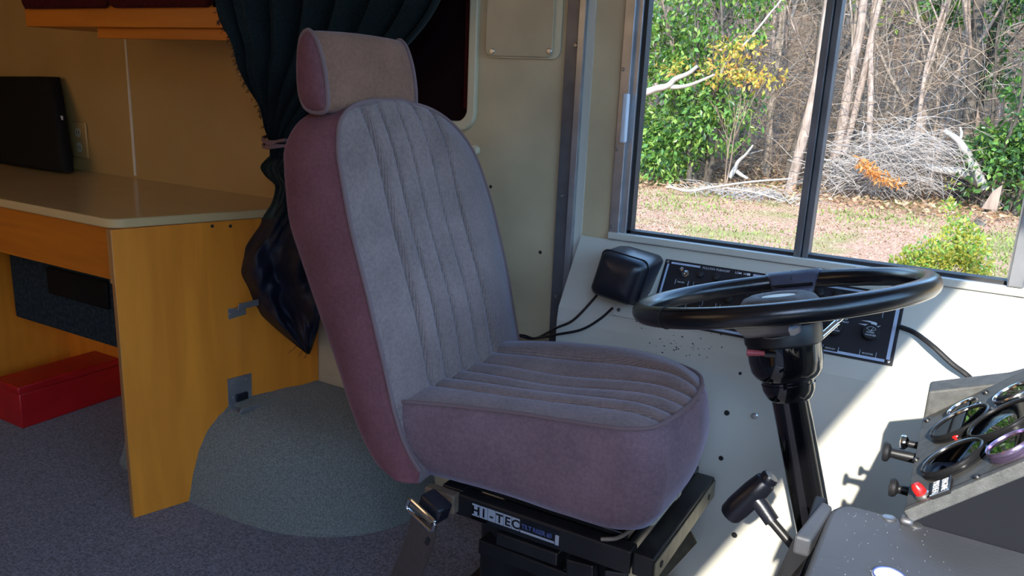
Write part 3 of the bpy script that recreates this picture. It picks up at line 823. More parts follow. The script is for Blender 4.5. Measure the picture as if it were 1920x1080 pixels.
# seat belt half with buckle
sb = thing('seat_belt', (-.72, 1.0, 0), 'brown-grey seat belt end with chrome buckle standing up beside the riser', 'seat belt')
bt = [(-.80, 1.09, .012), (-.79, 1.03, .10), (-.76, .99, .20), (-.728, .982, .28), (-.706, .982, .345), (-.703, .985, .375)]
path = smooth_path(bt, 6)
mb = MB()
rows = []
for i, p in enumerate(path):
    t = (path[min(i + 1, len(path) - 1)] - path[max(i - 1, 0)]).normalized(); s_ = V((.93, -.10, -.18)); s_ = (s_ - t * s_.dot(t)).normalized(); n_ = t.cross(s_)
    hw = .028
    rows.append([p - s_ * hw + n_ * .002, p - s_ * hw * .5 + n_ * .0035, p + s_ * hw * .5 + n_ * .0035, p + s_ * hw + n_ * .002, p + s_ * hw - n_ * .002, p - s_ * hw - n_ * .002])
mb.grid(rows, wrap=True); mb.f.append((0, 1, 2, 3, 4, 5)); mb.m.append(0); kk = (len(rows) - 1) * 6; mb.f.append((kk, kk + 1, kk + 2, kk + 3, kk + 4, kk + 5)); mb.m.append(0)
mb.build('belt_webbing', M_STRAP, sb)
X_ = V((.90, -.12, -.33)).normalized(); Y_ = V((0, 0, 1)).cross(X_).normalized(); Z_ = X_.cross(Y_)
bo = at(790, 963, 1, .982)
mb = MB(); mb.box((-.024, -.004, -.012), (.024, .030, .022), frame=frame_mat(bo + V((.006, .012, 0)), X_, Y_, Z_)); mb.build('buckle_body', M_VINYL, sb, bevel=.005)
mb = MB()
lp = [bo + X_ * a + Z_ * b for a, b in rrect(-.032, .032, -.014, .008, .006, 4)]
mb.tube(lp, .0032, n=8, closed=True); mb.tube([bo - X_ * .026, bo + X_ * .026], .003, n=8)
mb.build('buckle_loop', M_CHROME, sb)
mb = MB(); mb.box((-.0035, -.004, -.0065), (.0035, -.0005, .0065), frame=frame_mat(at(803, 1014, 1, .978), X_, Y_, Z_)); mb.build('belt_slot', M_HOLE, sb, smooth=0)

# ================================================================== STEERING
wc = V((-.232, 1.264, .787)); TAU = math.radians(14)
WN = V((-math.sin(TAU), .07, math.cos(TAU))).normalized()
WU = V((math.cos(TAU), 0, math.sin(TAU))); WU = (WU - WN * WU.dot(WN)).normalized(); WVv = WN.cross(WU)
WR, Wr = .2135, .0148
sw = thing('steering_wheel', wc, 'large black two-spoke bus steering wheel in front of the driver seat', 'steering wheel')
def wp(r, a, h=0.0): return wc + WU * (r * math.cos(a)) + WVv * (r * math.sin(a)) + WN * h
mb = MB(); n_ = 120
rows = []
for i in range(n_):
    a = 2 * math.pi * i / n_
    c = wp(WR, a); rdir = (c - wc).normalized()
    lp = []
    for k in range(18):
        b = 2 * math.pi * k / 18
        inner = max(0, -math.cos(b)); under = max(0, -math.sin(b))
        grip = -.0022 * inner * under * (.5 + .5 * math.cos(a * 30))
        rr = Wr + grip
        lp.append(c + rdir * (rr * math.cos(b)) + WN * (rr * 1.06 * math.sin(b)))
    rows.append(lp)
mb.grid(rows + [rows[0]], wrap=True); rim = mb.build('rim', M_RIM, sw, smooth=60)
bm = bmesh.new(); bm.from_mesh(rim.data); bmesh.ops.remove_doubles(bm, verts=bm.verts, dist=.00005); bm.to_mesh(rim.data); bm.free()
for a in (math.radians(236),):
    c = wp(WR, a); rd = (c - wc).normalized()
    mb = MB(); mb.tube([c + rd * ((Wr + .0004) * math.cos(b)) + WN * ((Wr * 1.06 + .0004) * math.sin(b)) for b in [2 * math.pi * k / 24 for k in range(24)]], .0008, n=5, closed=True); mb.build('rim_seam', M_HOLE, rim)
# spokes: broad plates dropping from the rim to the hub, at far and near side
for a in (math.radians(95), math.radians(275)):
    rows = []
    tdir = (wp(1, a + math.pi / 2) - wc).normalized()
    for r_, hw, h_, th in ((.216, .050, .0155, .006), (.203, .047, .0160, .008), (.193, .040, .010, .009), (.176, .033, -.012, .009), (.14, .030, -.026, .009), (.10, .030, -.033, .009), (.05, .034, -.036, .009), (.02, .036, -.036, .009)):
        c = wp(r_, a, h_ if a < 3 else min(h_, .002) - .006)
        rows.append([c - tdir * hw, c - tdir * hw * .9 + WN * .003, c + tdir * hw * .9 + WN * .003, c + tdir * hw, c + tdir * hw - WN * th, c - tdir * hw - WN * th])
    mb = MB(); mb.grid(rows, wrap=True); mb.f.append((0, 1, 2, 3, 4, 5)); mb.m.append(0)
    spk = mb.build('spoke', M_HUB, sw, smooth=40)
    if a > 3: continue
    mb = MB(); c = wp(.178, a, -.0045); mb.tube([c - tdir * .034, c + tdir * .034], .0035, n=6); mb.build('spoke_groove', M_RIM, spk)
    mb = MB(); c = wp(.205, a, .0195); c2 = wp(.186, a, .006); mb.tube([c + tdir * .002, c2 + tdir * .002], .0008, n=5); mb.build('spoke_joint', M_HOLE, spk)
    c = wp(.125, a, -.0258)
    mb = MB(); mb.lathe([(.012, -.001), (.012, .0012)], c, WN, n=20); mb.build('spoke_hole', M_HOLE, spk)
mb = MB(); mb.lathe([(.045, -.046), (.056, -.040), (.062, -.018), (.060, -.010), (.054, -.002), (.042, .003), (.031, .001), (.027, -.003), (0, -.004)], wc, WN, n=40); hub = mb.build('hub', M_HUBPAD, sw)
mb = MB(); mb.lathe([(.027, -.004), (.025, .000), (0, .0015)], wc, WN, n=30); mb.build('horn_button', M_STEEL, hub)

col = thing('steering_column', wc - WN * .8, 'glossy black steering column between the seat and the gauge housing', 'steering column')
ca = -WN
def cp(h): return wc + ca * h
mb = MB(); mb.lathe([(.045, .040), (.058, .043), (.060, .050), (.0590, .072), (.0565, .075)], wc, ca, n=48); mb.build('upper_collar', M_BLACK, col)
mb = MB(); mb.lathe([(.054, .072), (.0570, .075), (.0565, .100), (.0545, .116), (.049, .126), (.040, .133), (.0395, .137), (.0410, .138), (.0400, .148), (.0345, .161), (.030, .165)], wc, ca, n=48); mb.build('column_shroud', M_GLOSS, col)
foot = at(1512, 985, 1, 1.0)
b0 = cp(.160); b1 = at(1517, 940, 1, 1.27); bdir = (b1 - b0).normalized()
mb = MB(); mb.tube([b0 - bdir * .01, b0 + bdir * .05, b1, b0 + bdir * .80], [.0285, .0285, .0285, .0285], n=40); mb.build('column_tube', M_GLOSS, col)
# emblem bracket lines under the rim
mb = MB(); 
for s_ in (-1, 1):
    q0 = wp(.0605, math.radians(270 + 40 * s_), -.046); q1 = wp(.0612, math.radians(270 + 12 * s_), -.056); q2 = wp(.0612, math.radians(270), -.057)
    mb.tube([q0, q1, q2], .0012, n=5)
mb.build('collar_line', M_STEEL, col)
# hazard pull, key stalk, signal lever
hz = cp(.09) + V((-.050, -.030, 0)); hd = V((-.62, -.62, -.10)).normalized()
mb = MB(); mb.lathe([(.004, 0), (.004, .012), (.0045, .012), (.0050, .027), (.0060, .030), (.0050, .031), (0, .0308)], at(1440, 663, 1, 1.205), V((-.98, -.1, -.12)), n=16); mb.build('hazard_knob', M_PINK, col)
mb = MB(); mb.lathe([(.006, -.012), (.006, .004), (0, .005)], at(1440, 663, 1, 1.205), V((-.98, -.1, -.12)), n=16); mb.build('hazard_socket', M_GLOSS, col)
p0, p1 = at(1530, 640, 1, 1.30), at(1600, 577, 1, 1.36)
mb = MB(); pm = p0 + (p1 - p0) * .55; mb.tube([p0 - (p1 - p0) * .5, p0, pm], .0052, n=12); mb.tube([pm, p1, p1 + (p1 - p0) * .5], .0030, n=10); mb.build('signal_lever', M_CHROME, col)

# gear lever with T handle
gl = thing('gear_lever', at(1490, 1030, 1, .97), 'black T-handled gear lever in front of the steering column foot', 'gear lever')
g0, g1, gm = at(1369, 964, 1, .990), at(1446, 893, 1, 1.0), at(1412, 928, 1, .993)
ga = (g1 - g0).normalized(); L = (g1 - g0).length
mb = MB(); mb.lathe([(0, -.004), (.0125, -.003), (.0150, .001), (.0165, .016), (.0160, L * .6), (.0140, L * .86), (.0125, L * .89), (.0110, L * .90), (.0118, L * .95), (.010, L * 1.01), (0, L * 1.02)], g0, ga, n=32); mb.build('handle', M_VINYL, gl)
s1, s2, s3 = at(1428, 948, 1, .99), at(1448, 978, 1, .985), at(1505, 1045, 1, .97)
mb = MB(); mb.tube([gm, s1, s2], [.0108, .0108, .0100], n=20); mb.build('handle_neck', M_VINYL, gl)
mb = MB(); mb.tube([s1, s2, s3, s3 + (s3 - s2) * 4], .0062, n=16); mb.build('lever_rod', M_BLACK, gl)

# ================================================================== GAUGE HOUSING
TH = math.radians(42)
PU = V((math.cos(TH), 0, math.sin(TH))); PV = V((0, -1, 0)); PN = V((-math.sin(TH), 0, math.cos(TH)))
PO = V((-.005, 1.09, .70))
YN_, YF2 = .822, 1.09
M_SIDE = mat('shaded_black_side', (.012, .013, .016), rough=.8, spec=.1)  # dull black; the shadow lying on this side is put into the material
ih = thing('instrument_housing', (.08, .96, .60), 'dark grey gauge housing with round dials at the right of the steering wheel', 'instrument panel')
Lp = .30
def ip(px, py): return onpl(px, py, PO, PN)
# tilted face plate with a lip
mb = MB(); mb.prism([PO, PO + PU * Lp, PO + PU * Lp + PV * (YF2 - YN_), PO + PV * (YF2 - YN_)], PN * -.003); face = mb.build('gauge_plate', M_DASH, ih, smooth=0, bevel=.001)
# far cheek: wedge with a wide flat top
ck = [V((-.004, YF2, .700)), V((-.004, YF2, .737)), V((.08, YF2, .769)), V((.30, YF2, .90)), V((.30, YF2, .10)), V((.02, YF2, .10)), V((.02, YF2, .66)), V((.0, YF2, .66))]
mb = MB(); mb.prism(ck, (0, .045, 0)); mb.build('side_cheek', M_DASH, ih, smooth=0, bevel=.003)
# near side wall and hood
pn0 = PO + PV * (YF2 - YN_)
mb = MB(); mb.prism([pn0 + V((.0, 0, 0)), pn0 + PU * Lp, V((pn0.x + .30, YN_, .89)), V((pn0.x + .30, YN_, .10)), V((pn0.x + .02, YN_, .10)), V((pn0.x + .02, YN_, .66)), V((pn0.x + .012, YN_, .66))], (0, .004, 0)); mb.build('near_side', M_SIDE, ih, smooth=0, bevel=.001)
mb = MB(); mb.prism([pn0 + PN * .001, pn0 + PU * Lp + PN * .001, pn0 + PU * Lp - PN * .012, pn0 - PN * .012], (0, -.010, 0)); mb.build('near_rim', M_DASH, ih, smooth=0, bevel=.0015)
mb = MB(); mb.box((.012, YN_ + .004, .58), (.016, YF2, .699)); mb.box((.285, YN_ + .004, .10), (.295, YF2, .885)); mb.prism([pn0 + PU * Lp, PO + PU * Lp, V((.297, YF2, .895)), V((.297, YN_, .889))], (0, 0, -.003)); mb.build('under_panel', M_BLACK, ih, smooth=0)
for q in ((1739, 789), (1849, 737), (1718, 863), (1833, 896)):
    screw(ih, ip(*q), PN, .0038, M_BLACK)
def gauge(px, py, r, m, lab, h=.0085, needle=2.2):
    c = onpl(px, py, PO + PN * h, PN) - PN * h
    mb = MB(); mb.lathe([(r * 1.04, 0), (r * 1.06, h * .25), (r * 1.0, h * .35), (r * 1.03, h * .6), (r * 1.02, h * .9), (r * .98, h * 1.03), (r * .935, h), (r * .91, h * .74)], c, PN, n=48, caps=False); g = mb.build('gauge', m, ih, smooth=40)
    g['label'] = lab
    mb = MB(); mb.lathe([(r * .9, 0), (r * .9, .0012)], c + PN * .0015, PN, n=40); mb.build('dial_face', M_GFACE, g)
    mb = MB()
    for k in range(11):
        a = math.radians(225 - 27 * k); d = PV * math.cos(a) + PU * math.sin(a)
        mb.tube([c + PN * .0029 + d * r * .62, c + PN * .0029 + d * r * .78], r * .016, n=4)
    mb.build('dial_marks', M_PRINT, g, smooth=0)
    d = PV * math.cos(needle) + PU * math.sin(needle)
    mb = MB(); mb.tube([c + PN * .004 - d * r * .12, c + PN * .004 + d * r * .68], [r * .04, r * .015], n=5); mb.build('needle', M_PRINT, g, smooth=0)
    mb = MB(); mb.lathe([(r * .925, h * .74), (r * .925, h * .78)], c, PN, n=40); mb.build('dial_glass', M_GGLASS, g)
gauge(1803, 761, .0185, M_BEZCH, 'small gauge at the far edge', .008)
gauge(1797, 787, .0345, M_BEZEL, 'large black-rimmed gauge, left of two')
gauge(1877, 781, .0375, M_BEZEL, 'large black-rimmed gauge, right of two', needle=1.2)
gauge(1894, 734, .0205, M_BEZCH, 'small chrome-rimmed gauge')
gauge(1783, 853, .0330, M_BEZEL, 'black-rimmed gauge nearest the front lip', needle=.8)
gauge(1890, 828, .0225, M_BEZPU, 'violet-rimmed gauge', .010)
for (q, m_, nm) in (((1795, 821), M_REDP, 'red_lamp'), ((1880, 813), M_GREENP, 'green_lamp')):
    mb = MB(); mb.lathe([(.0050, 0), (.0054, .002), (.0044, .0045), (.0024, .006), (0, .0062)], ip(*q), PN, n=20); mb.build(nm, m_, ih)
# preheat facet, lamp and plate
q = ip(1732, 931)
mb = MB(); mb.lathe([(.0072, -.001), (.0072, .003), (.0056, .004)], q, PN, n=20); lb = mb.build('lamp_socket', M_STEEL, ih)
mb = MB(); mb.lathe([(.0056, .003), (.0060, .006), (.0056, .011), (.0040, .0145), (0, .0155)], q, PN, n=20); mb.build('preheat_lamp', M_REDP, ih)
fc = [ip(1686, 927), ip(1744, 893), ip(1800, 894), ip(1770, 948), ip(1690, 953)]
pa, pb_, pc_, pd_ = [ip(*t) for t in ((1748, 938), (1784, 925), (1788, 899), (1751, 912))]
mb = MB(); mb.prism([pa, pb_, pc_, pd_], PN * .004); pl = mb.build('preheat_plate', M_KNOB, ih, smooth=0, bevel=.0005)
mb = MB(); mb.tube([pa + PN * .0042, pb_ + PN * .0042, pc_ + PN * .0042], .0008, n=5); mb.build('plate_edge', M_CHROME, pl)
cpl = (pa + pb_ + pc_ + pd_) / 4
text_mesh('lettering', 'ENGINE', cpl + PU * .0018 + PN * .0043, PV, PU, .0092, M_PRINT, pl, depth=.0002, align='CENTER', xs=.85)
text_mesh('lettering', 'PREHEAT', cpl - PU * .0075 + PN * .0043, PV, PU, .0092, M_PRINT, pl, depth=.0002, align='CENTER', xs=.85)
# pull knobs on the left of the housing
def pull(px, py, y, s, name_label, m_):
    c = at(px, py, 1, y)
    d = V((1, 0, .02)).normalized()
    root = thing('pull_knob', c, name_label, 'knob', 'pull knobs beside the gauge housing')
    mb = MB(); mb.lathe([(0, 0), (.0095 * s, .001), (.0105 * s, .004), (.0095 * s, .007), (.0050 * s, .010)], c, d, n=20); mb.build('knob', m_, root)
    mb = MB(); mb.tube([c + d * .008, c + d * .030, V((.014, c.y, c.z + .001))], [.0050 * s, .0058 * s, .0058 * s], n=14); mb.build('stem', M_BLACK, root)
pull(1687, 828, 1.03, .9, 'chrome-faced pull knob, farther of those left of the gauge housing', M_CHROME)
pull(1654, 845, .98, 1.15, 'longest pull knob with bright shank, left of the gauge housing', M_KNOB)
pull(1666, 912, .90, 1.0, 'black pull knob nearest the camera, under the housing lip', M_KNOB)

# ------------------------------------------------------------------ engine cover and bracket in the foreground
ec = thing('engine_cover', (.1, .6, 0), 'black scratched engine cover in the lower right foreground', 'engine cover')
zc = .688
out = [(-.072, .40), (-.071, .79)] + [(-.071 + .022 * (1 - math.cos(t)), .79 + .034 * math.sin(t)) for t in [math.pi / 2 * k / 6 for k in range(1, 7)]] + [(0, .825), (.50, .815), (.50, .40)]
mb = MB(); mb.prism([(x, y, .0) for x, y in out], (0, 0, zc)); mb.build('cover_body', M_COVER, ec, smooth=40, bevel=.006, bseg=3)
for q in ((1670, 961), (1721, 956)):
    p = at(*q, 2, zc)
    if p.y > .82: p.y = .815
    mb = MB(); mb.lathe([(.0065, 0), (.0065, .0012), (.0045, .002), (0, .002)], p, (0, 0, 1), n=20); mb.build('cover_bolt', M_SCREW, ec)
mb = MB(); p = at(1705, 949, 2, zc); mb.box((p.x - .006, .808, zc), (p.x + .006, .821, zc + .007)); mb.build('hold_down_clip', M_ALUD, ec, bevel=.003)
p = at(1668, 1083, 2, zc + .001)
mb = MB(); mb.lathe([(.0145, 0), (.0145, .0012), (.012, .0016), (0, .0016)], p, (0, 0, 1), n=36); em = mb.build('oval_badge', M_PRINT, ec)
mb = MB(); mb.tube([p + V((.0135 * math.cos(a), .0135 * math.sin(a), .0015)) for a in [2 * math.pi * k / 36 for k in range(36)]], .0008, n=5, closed=True); mb.build('badge_ring', M_LBLB, em)
mb = MB()
for i in range(110):
    x, y = rnd.uniform(-.068, .02) + .05 * rnd.random() ** 3, rnd.uniform(.60, .82)
    r = rnd.uniform(.0001, .00034)
    mb.box((x - r, y - r * rnd.uniform(.4, 1.6), zc), (x + r, y + r, zc + .0005))
mb.build('paint_chips', M_STEEL, ec, smooth=0)['kind'] = 'stuff'
bk = thing('floor_bracket', (-.1, .74, 0), 'black folded steel bracket along the left side of the engine cover', 'bracket')
tp = [at(1542, 938, 2, .690), at(1562, 949, 2, .690), at(1521, 1012, 2, .688), at(1489, 1003, 2, .688)]
mb = MB(); mb.prism(tp, (0, 0, -.02)); mb.build('top_flange', M_COVER, bk, smooth=0, bevel=.003)
lw = [at(1489, 1004, 2, .686), at(1521, 1013, 2, .686), at(1500, 1052, 2, .655), at(1452, 1095, 2, .63), at(1440, 1110, 2, .62)]
mb = MB(); mb.prism(lw, (0, 0, -.02)); mb.build('lower_flange', M_BLACK, bk, smooth=0, bevel=.003)
q = tp[0]; q2 = lw[4]
mb = MB(); mb.prism([V((-.080, .86, .67)), V((-.080, .55, .60)), V((-.080, .55, 0)), V((-.080, .86, 0))], (-.012, 0, 0)); mb.build('side_plate', M_BLACK, bk, smooth=0, bevel=.002)

# ================================================================== DESK AND REAR CORNER
DZ = .752
dk = thing('desk', (-2.2, 1.35, 0), 'honey plywood built-in desk with tan laminate top against the left wall', 'desk')
e0 = V((-1.672, 1.105, 0)); e1 = V((-1.515, 1.598, 0))
ed = (e1 - e0).normalized(); en = V((ed.y, -ed.x, 0))
# laminate top with a rounded front corner
cr = .045
top = [(-4.1, 1.598), (-4.1, 1.108)]
cx, cy = -1.662 - cr, 1.108 + cr
top += [(cx + cr * math.cos(a), cy + cr * math.sin(a)) for a in [math.radians(-90 + 78 * k / 6) for k in range(7)]]
top += [(-1.497, 1.598)]
mb = MB(); mb.prism([(x, y, DZ - .022) for x, y in top], (0, 0, .0215)); mb.build('desk_edge_band', M_LAMEDGE, dk, smooth=30, bevel=.003)
mb = MB(); mb.prism([(x, y + (.001 if y < 1.5 else 0), DZ - .001) for x, y in top], (0, 0, .0015)); mb.build('desk_top', M_LAM, dk, smooth=0)
# end panel, with a cut-out over the wheel arch, apron, corner post
def epz(u, z): return e0 + ed * u + V((0, 0, z))
LE = (e1 - e0).length
arch_h = .245
ep = [(0, 0), (.15, 0), (.155, .06), (.17, .13), (.20, .19), (.25, .235), (LE, .25), (LE, DZ - .023), (0, DZ - .023)]
mb = MB(); mb.prism([epz(u, z) for u, z in ep], en * -.020); mb.build('end_panel', M_WOOD, dk, smooth=0, bevel=.0015)
mb = MB(); mb.prism([epz(-.0012, 0), epz(-.0012, DZ - .153)] + [epz(-.0012, DZ - .153) - en * .020, epz(-.0012, 0) - en * .020], ed * .0012); mb.build('panel_edge', M_WOODED, dk, smooth=0)
ax1 = e0.x
mb = MB(); mb.box((-4.1, 1.125, DZ - .150), (ax1 - .0, 1.145, DZ - .022)); mb.build('apron', M_WOODH, dk, smooth=0, bevel=.0015)
mb = MB(); mb.prism([(ax1 - .024, 1.108, DZ - .152), (ax1 - .001, 1.104, DZ - .152), (ax1 + .004, 1.125, DZ - .152), (ax1 - .024, 1.128, DZ - .152)], (0, 0, .129)); mb.build('corner_post', M_WOODED, dk, smooth=0, bevel=.0015)
mb = MB(); mb.box((-4.1, 1.578, 0), (-1.56, 1.598, DZ - .022)); mb.build('back_panel', M_WOOD, dk, smooth=0)
mb = MB(); mb.box((-2.70, 1.20, 0), (-2.68, 1.578, DZ - .022)); mb.build('inner_panel', M_WOOD, dk, smooth=0)
EPN = en; 
for q in ((398, 424), (432, 424)):
    p = onpl(*q, e0 + en * .0004, en)
    mb = MB(); mb.lathe([(.0042, -.001), (.0042, .0006)], p, en, n=14); mb.build('screw_hole', M_HOLE, dk)

# two latch brackets on the end panel
def epp(px, py, h=.0012): return onpl(px, py, e0 + en * h, en)
b1 = thing('latch_bracket', epp(446, 588), 'small folded aluminium bracket on the desk end panel, beside the dark curtain', 'bracket', 'metal brackets on the desk end panel')
mb = MB(); mb.prism([epp(427, 579), epp(460, 574), epp(461, 589), epp(428, 599)], en * .0022); pl = mb.build('bracket_plate', M_ALU, b1, smooth=0, bevel=.0005)
for q in ((432, 588), (457, 583)): screw(pl, epp(*q, .0034), en, .0032, M_STEEL)
t = [epp(437, 581), epp(462, 575), epp(478, 571)]
a_ = epp(436, 579); b_ = epp(475, 570)
mb = MB(); mb.prism([a_, b_, b_ + en * .03 + V((0, 0, .003)), a_ + en * .03 + V((0, 0, .003))], (0, 0, .002)); 
lp0, lp1 = a_ + en * .03 + V((0, 0, .004)), b_ + en * .03 + V((0, 0, .004))
mb.prism([lp0, lp1, lp1 + V((0, 0, .016)), lp0 + ed * .004 + V((0, 0, .016))], en * .002); mb.build('bracket_lip', M_ALU, b1, smooth=0, bevel=.0005)
b2 = thing('latch_bracket', epp(448, 730), 'aluminium latch plate with black catch, low on the desk end panel above the hump', 'bracket', 'metal brackets on the desk end panel')
mb = MB(); mb.prism([epp(426, 711), epp(471, 699), epp(472, 752), epp(428, 764)], en * .0022); pl = mb.build('bracket_plate', M_ALU, b2, smooth=0, bevel=.0005)
for q in ((437, 718), (461, 710), (437, 745)): screw(pl, epp(*q, .0034), en, .0038, M_STEEL)
mb = MB(); mb.prism([epp(441, 740, .0034), epp(463, 733, .0034), epp(463, 745, .0034), epp(441, 753, .0034)], en * .010); mb.build('catch', M_VINYL, b2, bevel=.002)
a_, b_ = epp(430, 763), epp(471, 752)
mb = MB(); mb.prism([a_, b_, b_ + en * .060, a_ + en * .060], (0, 0, .0022)); lp0, lp1 = a_ + en * .058, b_ + en * .060
mb.prism([lp0, lp1, lp1 + V((0, 0, .014)), lp0 + ed * .006 + V((0, 0, .014))], en * .002); mb.build('bracket_shelf', M_ALU, b2, smooth=0, bevel=.0005)

# carpeted wheel arch: rounded hump against the wall
mb = MB()
def arch_ring(k, z):
    pts = []
    X0, X1, Y0, Y1 = -2.06 + k, -1.10 - k, 1.245 + k, 1.598
    rx, ry = .30 - k * .5, .28 - k * .5
    pl = [(X0, Y1)]
    for t in range(0, 13): a = math.radians(180 + 90 * t / 12); pl.append((X0 + rx * .5 + rx * .5 * math.cos(a), Y0 + ry + ry * math.sin(a)))
    for t in range(1, 12): pl.append((X0 + rx * .5 + (X1 - rx - X0 - rx * .5) * t / 12, Y0))
    for t in range(0, 13): a = math.radians(270 + 90 * t / 12); pl.append((X1 - rx + rx * math.cos(a), Y0 + ry + ry * math.sin(a)))
    pl.append((X1, Y1))
    return [V((x, y + .010 * math.sin(x * 9), z + (0 if z < .02 else .006 * math.sin(x * 11 + y * 5)))) for x, y in pl]
rows = []
for k, z in ((-.004, 0.0), (0, .012), (.012, .07), (.030, .13), (.052, .175), (.085, .212), (.125, .236), (.17, .246), (.22, .248)):
    r_ = arch_ring(k, z)
    for p in r_:
        p.y = min(p.y, 1.598)
    rows.append(r_)
mb.grid(rows)
last = rows[-1]; n_ = len(last)
mb.add(last, [tuple(range(n_))])
mb.build('wheel_arch', M_ARCH, None, smooth=50, tagd=('sage-grey carpeted wheel arch hump between the desk end panel and the seat', 'wheel arch'))

# red box under the desk
rbx = thing('red_box', (-2.46, 1.40, 0), 'long red box on the blue-grey carpet under the desk', 'box')
mb = MB(); mb.box((-2.525, 1.240, 0), (-2.395, 1.574, .112)); mb.build('box_body', M_RED, rbx, bevel=.004)
mb = MB(); mb.box((-2.528, 1.237, .112), (-2.392, 1.576, .136)); mb.build('box_lid', M_RED, rbx, bevel=.004)
# dark blue carpeted box hanging under the desk
cb = thing('carpeted_box', (-2.2, 1.45, .295), 'dark blue carpet-covered box hung under the desk above the red box', 'box')
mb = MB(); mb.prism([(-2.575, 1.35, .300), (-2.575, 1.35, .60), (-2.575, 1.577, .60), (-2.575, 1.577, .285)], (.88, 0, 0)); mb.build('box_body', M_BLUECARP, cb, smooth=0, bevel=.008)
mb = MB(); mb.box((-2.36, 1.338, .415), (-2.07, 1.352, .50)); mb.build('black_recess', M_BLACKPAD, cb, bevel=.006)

# wall outlet, black pad leaning on the wall
p = at(152, 262, 1, WALL)
ot = thing('wall_outlet', (p.x, WALL, p.z - .06), 'beige wall outlet plate above the desk, beside the black pad', 'outlet')
mb = MB(); mb.box((p.x - .040, WALL - .008, p.z - .058), (p.x + .040, WALL, p.z + .058)); mb.build('cover_plate', M_WALLR, ot, bevel=.003)
for dz in (-.024, .024):
    mb = MB(); mb.lathe([(.015, 0), (.015, .0015), (0, .0016)], V((p.x, WALL - .008, p.z + dz)), (0, -1, 0), n=20); s_ = mb.build('socket', M_CREAM, ot)
    mb = MB(); mb.box((p.x - .007, WALL - .0102, p.z + dz - .005), (p.x - .005, WALL - .0094, p.z + dz + .005)); mb.box((p.x + .005, WALL - .0102, p.z + dz - .005), (p.x + .007, WALL - .0094, p.z + dz + .005)); mb.build('slot', M_HOLE, s_, smooth=0)
mb = MB()
q = [at(-60, 143, 1, 1.55), at(95, 143, 1, 1.55), at(124, 314, 1, 1.49), at(-60, 306, 1, 1.49)]
fl = DZ + .002
q[2].z = q[3].z = fl + .004; q[3].y = q[2].y = 1.485
bp2 = thing('black_cushion', ((q[0].x + q[1].x) / 2, 1.52, DZ), 'black square pad leaning on the wall at the left end of the desk', 'cushion')
rows = []
for s_, h in ((.90, -.004), (.97, -.001), (1.0, .006), (1.0, .030), (.97, .037), (.88, .040)):
    c = (q[0] + q[1] + q[2] + q[3]) / 4
    ring_ = []
    for i in range(4):
        for k in range(6):
            p = q[i].lerp(q[(i + 1) % 4], k / 6)
            ring_.append(c + (p - c) * (s_ - (.012 if k == 0 else 0)) + V((0, h, 0)))
    rows.append(ring_)
mb.grid(rows, wrap=True); K = len(rows[0]); mb.f.append(tuple(range(K))); mb.m.append(0); mb.f.append(tuple((len(rows) - 1) * K + j for j in range(K))); mb.m.append(0)
zmin = min(v.z for v in mb.v); mb.v = [V((v.x, v.y, v.z + max(0, DZ + .001 - zmin))) for v in mb.v]
mb.build('pad_cover', M_BLACKPAD, bp2, smooth=60)
p = at(115, 221, 1, 1.535)
mb = MB(); mb.box((p.x - .02, p.y, p.z - .006), (p.x + .006, p.y + .002, p.z + .006)); mb.build('white_tab', M_PRINT, bp2, smooth=0)

# overhead cabinet
CY = 1.25
k_ = at(100, 50, 1, CY)
c0_, c1_ = at(49, 49, 1, CY), at(421, 53, 1, CY)
cb_ = thing('overhead_cabinet', ((c0_.x + c1_.x) / 2, 1.4, c0_.z), 'honey wood overhead cabinet with maroon velour doors above the desk', 'cabinet')
zb = (c0_.z + c1_.z) / 2
CX1 = c1_.x
mb = MB(); mb.box((c0_.x, CY + .018, zb), (CX1, WALL, zb + .018)); mb.box((c0_.x, CY + .018, zb + .018), (c0_.x + .018, WALL, 1.85)); mb.box((CX1 - .018, CY + .018, zb + .018), (CX1, WALL, 1.85)); mb.box((c0_.x, CY + .018, 1.85), (CX1, WALL, 1.868)); mb.build('cabinet_body', M_WOODH, cb_, smooth=0, bevel=.001)
d0, d1, d2 = at(52, 20, 1, CY), at(212, 18, 1, CY), at(404, 13, 1, CY)
zr_ = (d0.z + d2.z) / 2
mb = MB(); mb.box((c0_.x, CY, zb), (CX1, CY + .018, zr_ + .02)); mb.box((c0_.x, CY, 1.80), (CX1, CY + .018, 1.868)); mb.box((c0_.x, CY, zr_), (d0.x + .002, CY + .018, 1.82)); mb.box((CX1 - .035, CY, zr_), (CX1, CY + .018, 1.82)); mb.box((d1.x - .01, CY + .002, zr_), (d1.x + .01, CY + .018, 1.82)); mb.build('face_frame', M_WOODH, cb_, smooth=0, bevel=.0015)
for x0, x1 in ((d0.x, d1.x - .002), (d1.x + .003, d2.x)):
    mb = MB(); mb.prism([(a, CY - .016, b) for a, b in rrect(x0, x1, zr_ + .001, 1.82, .022)], (0, .016, 0)); mb.build('door', M_MAROON, cb_, smooth=30, bevel=.005)
v0 = at(186, 60, 1, CY + .03)
vz = at(300, 74, 1, CY + .03).z
mb = MB(); mb.box((v0.x, CY + .025, vz), (CX1 + .004, CY + .043, zb)); va = mb.build('light_valance', M_WOODH, cb_, smooth=0, bevel=.0015)
mb = MB(); mb.box((v0.x - .03, CY + .06, zb - .016), (v0.x + .25, CY + .10, zb)); mb.build('strip_light', M_PRINT, cb_, bevel=.004)

# ------------------------------------------------------------------ curtain, gathered and tied
cu = thing('curtain', (CX1, 1.47, .36), 'dark green frayed curtain tied back behind the seat, navy lining at its foot', 'curtain')
YC = 1.47
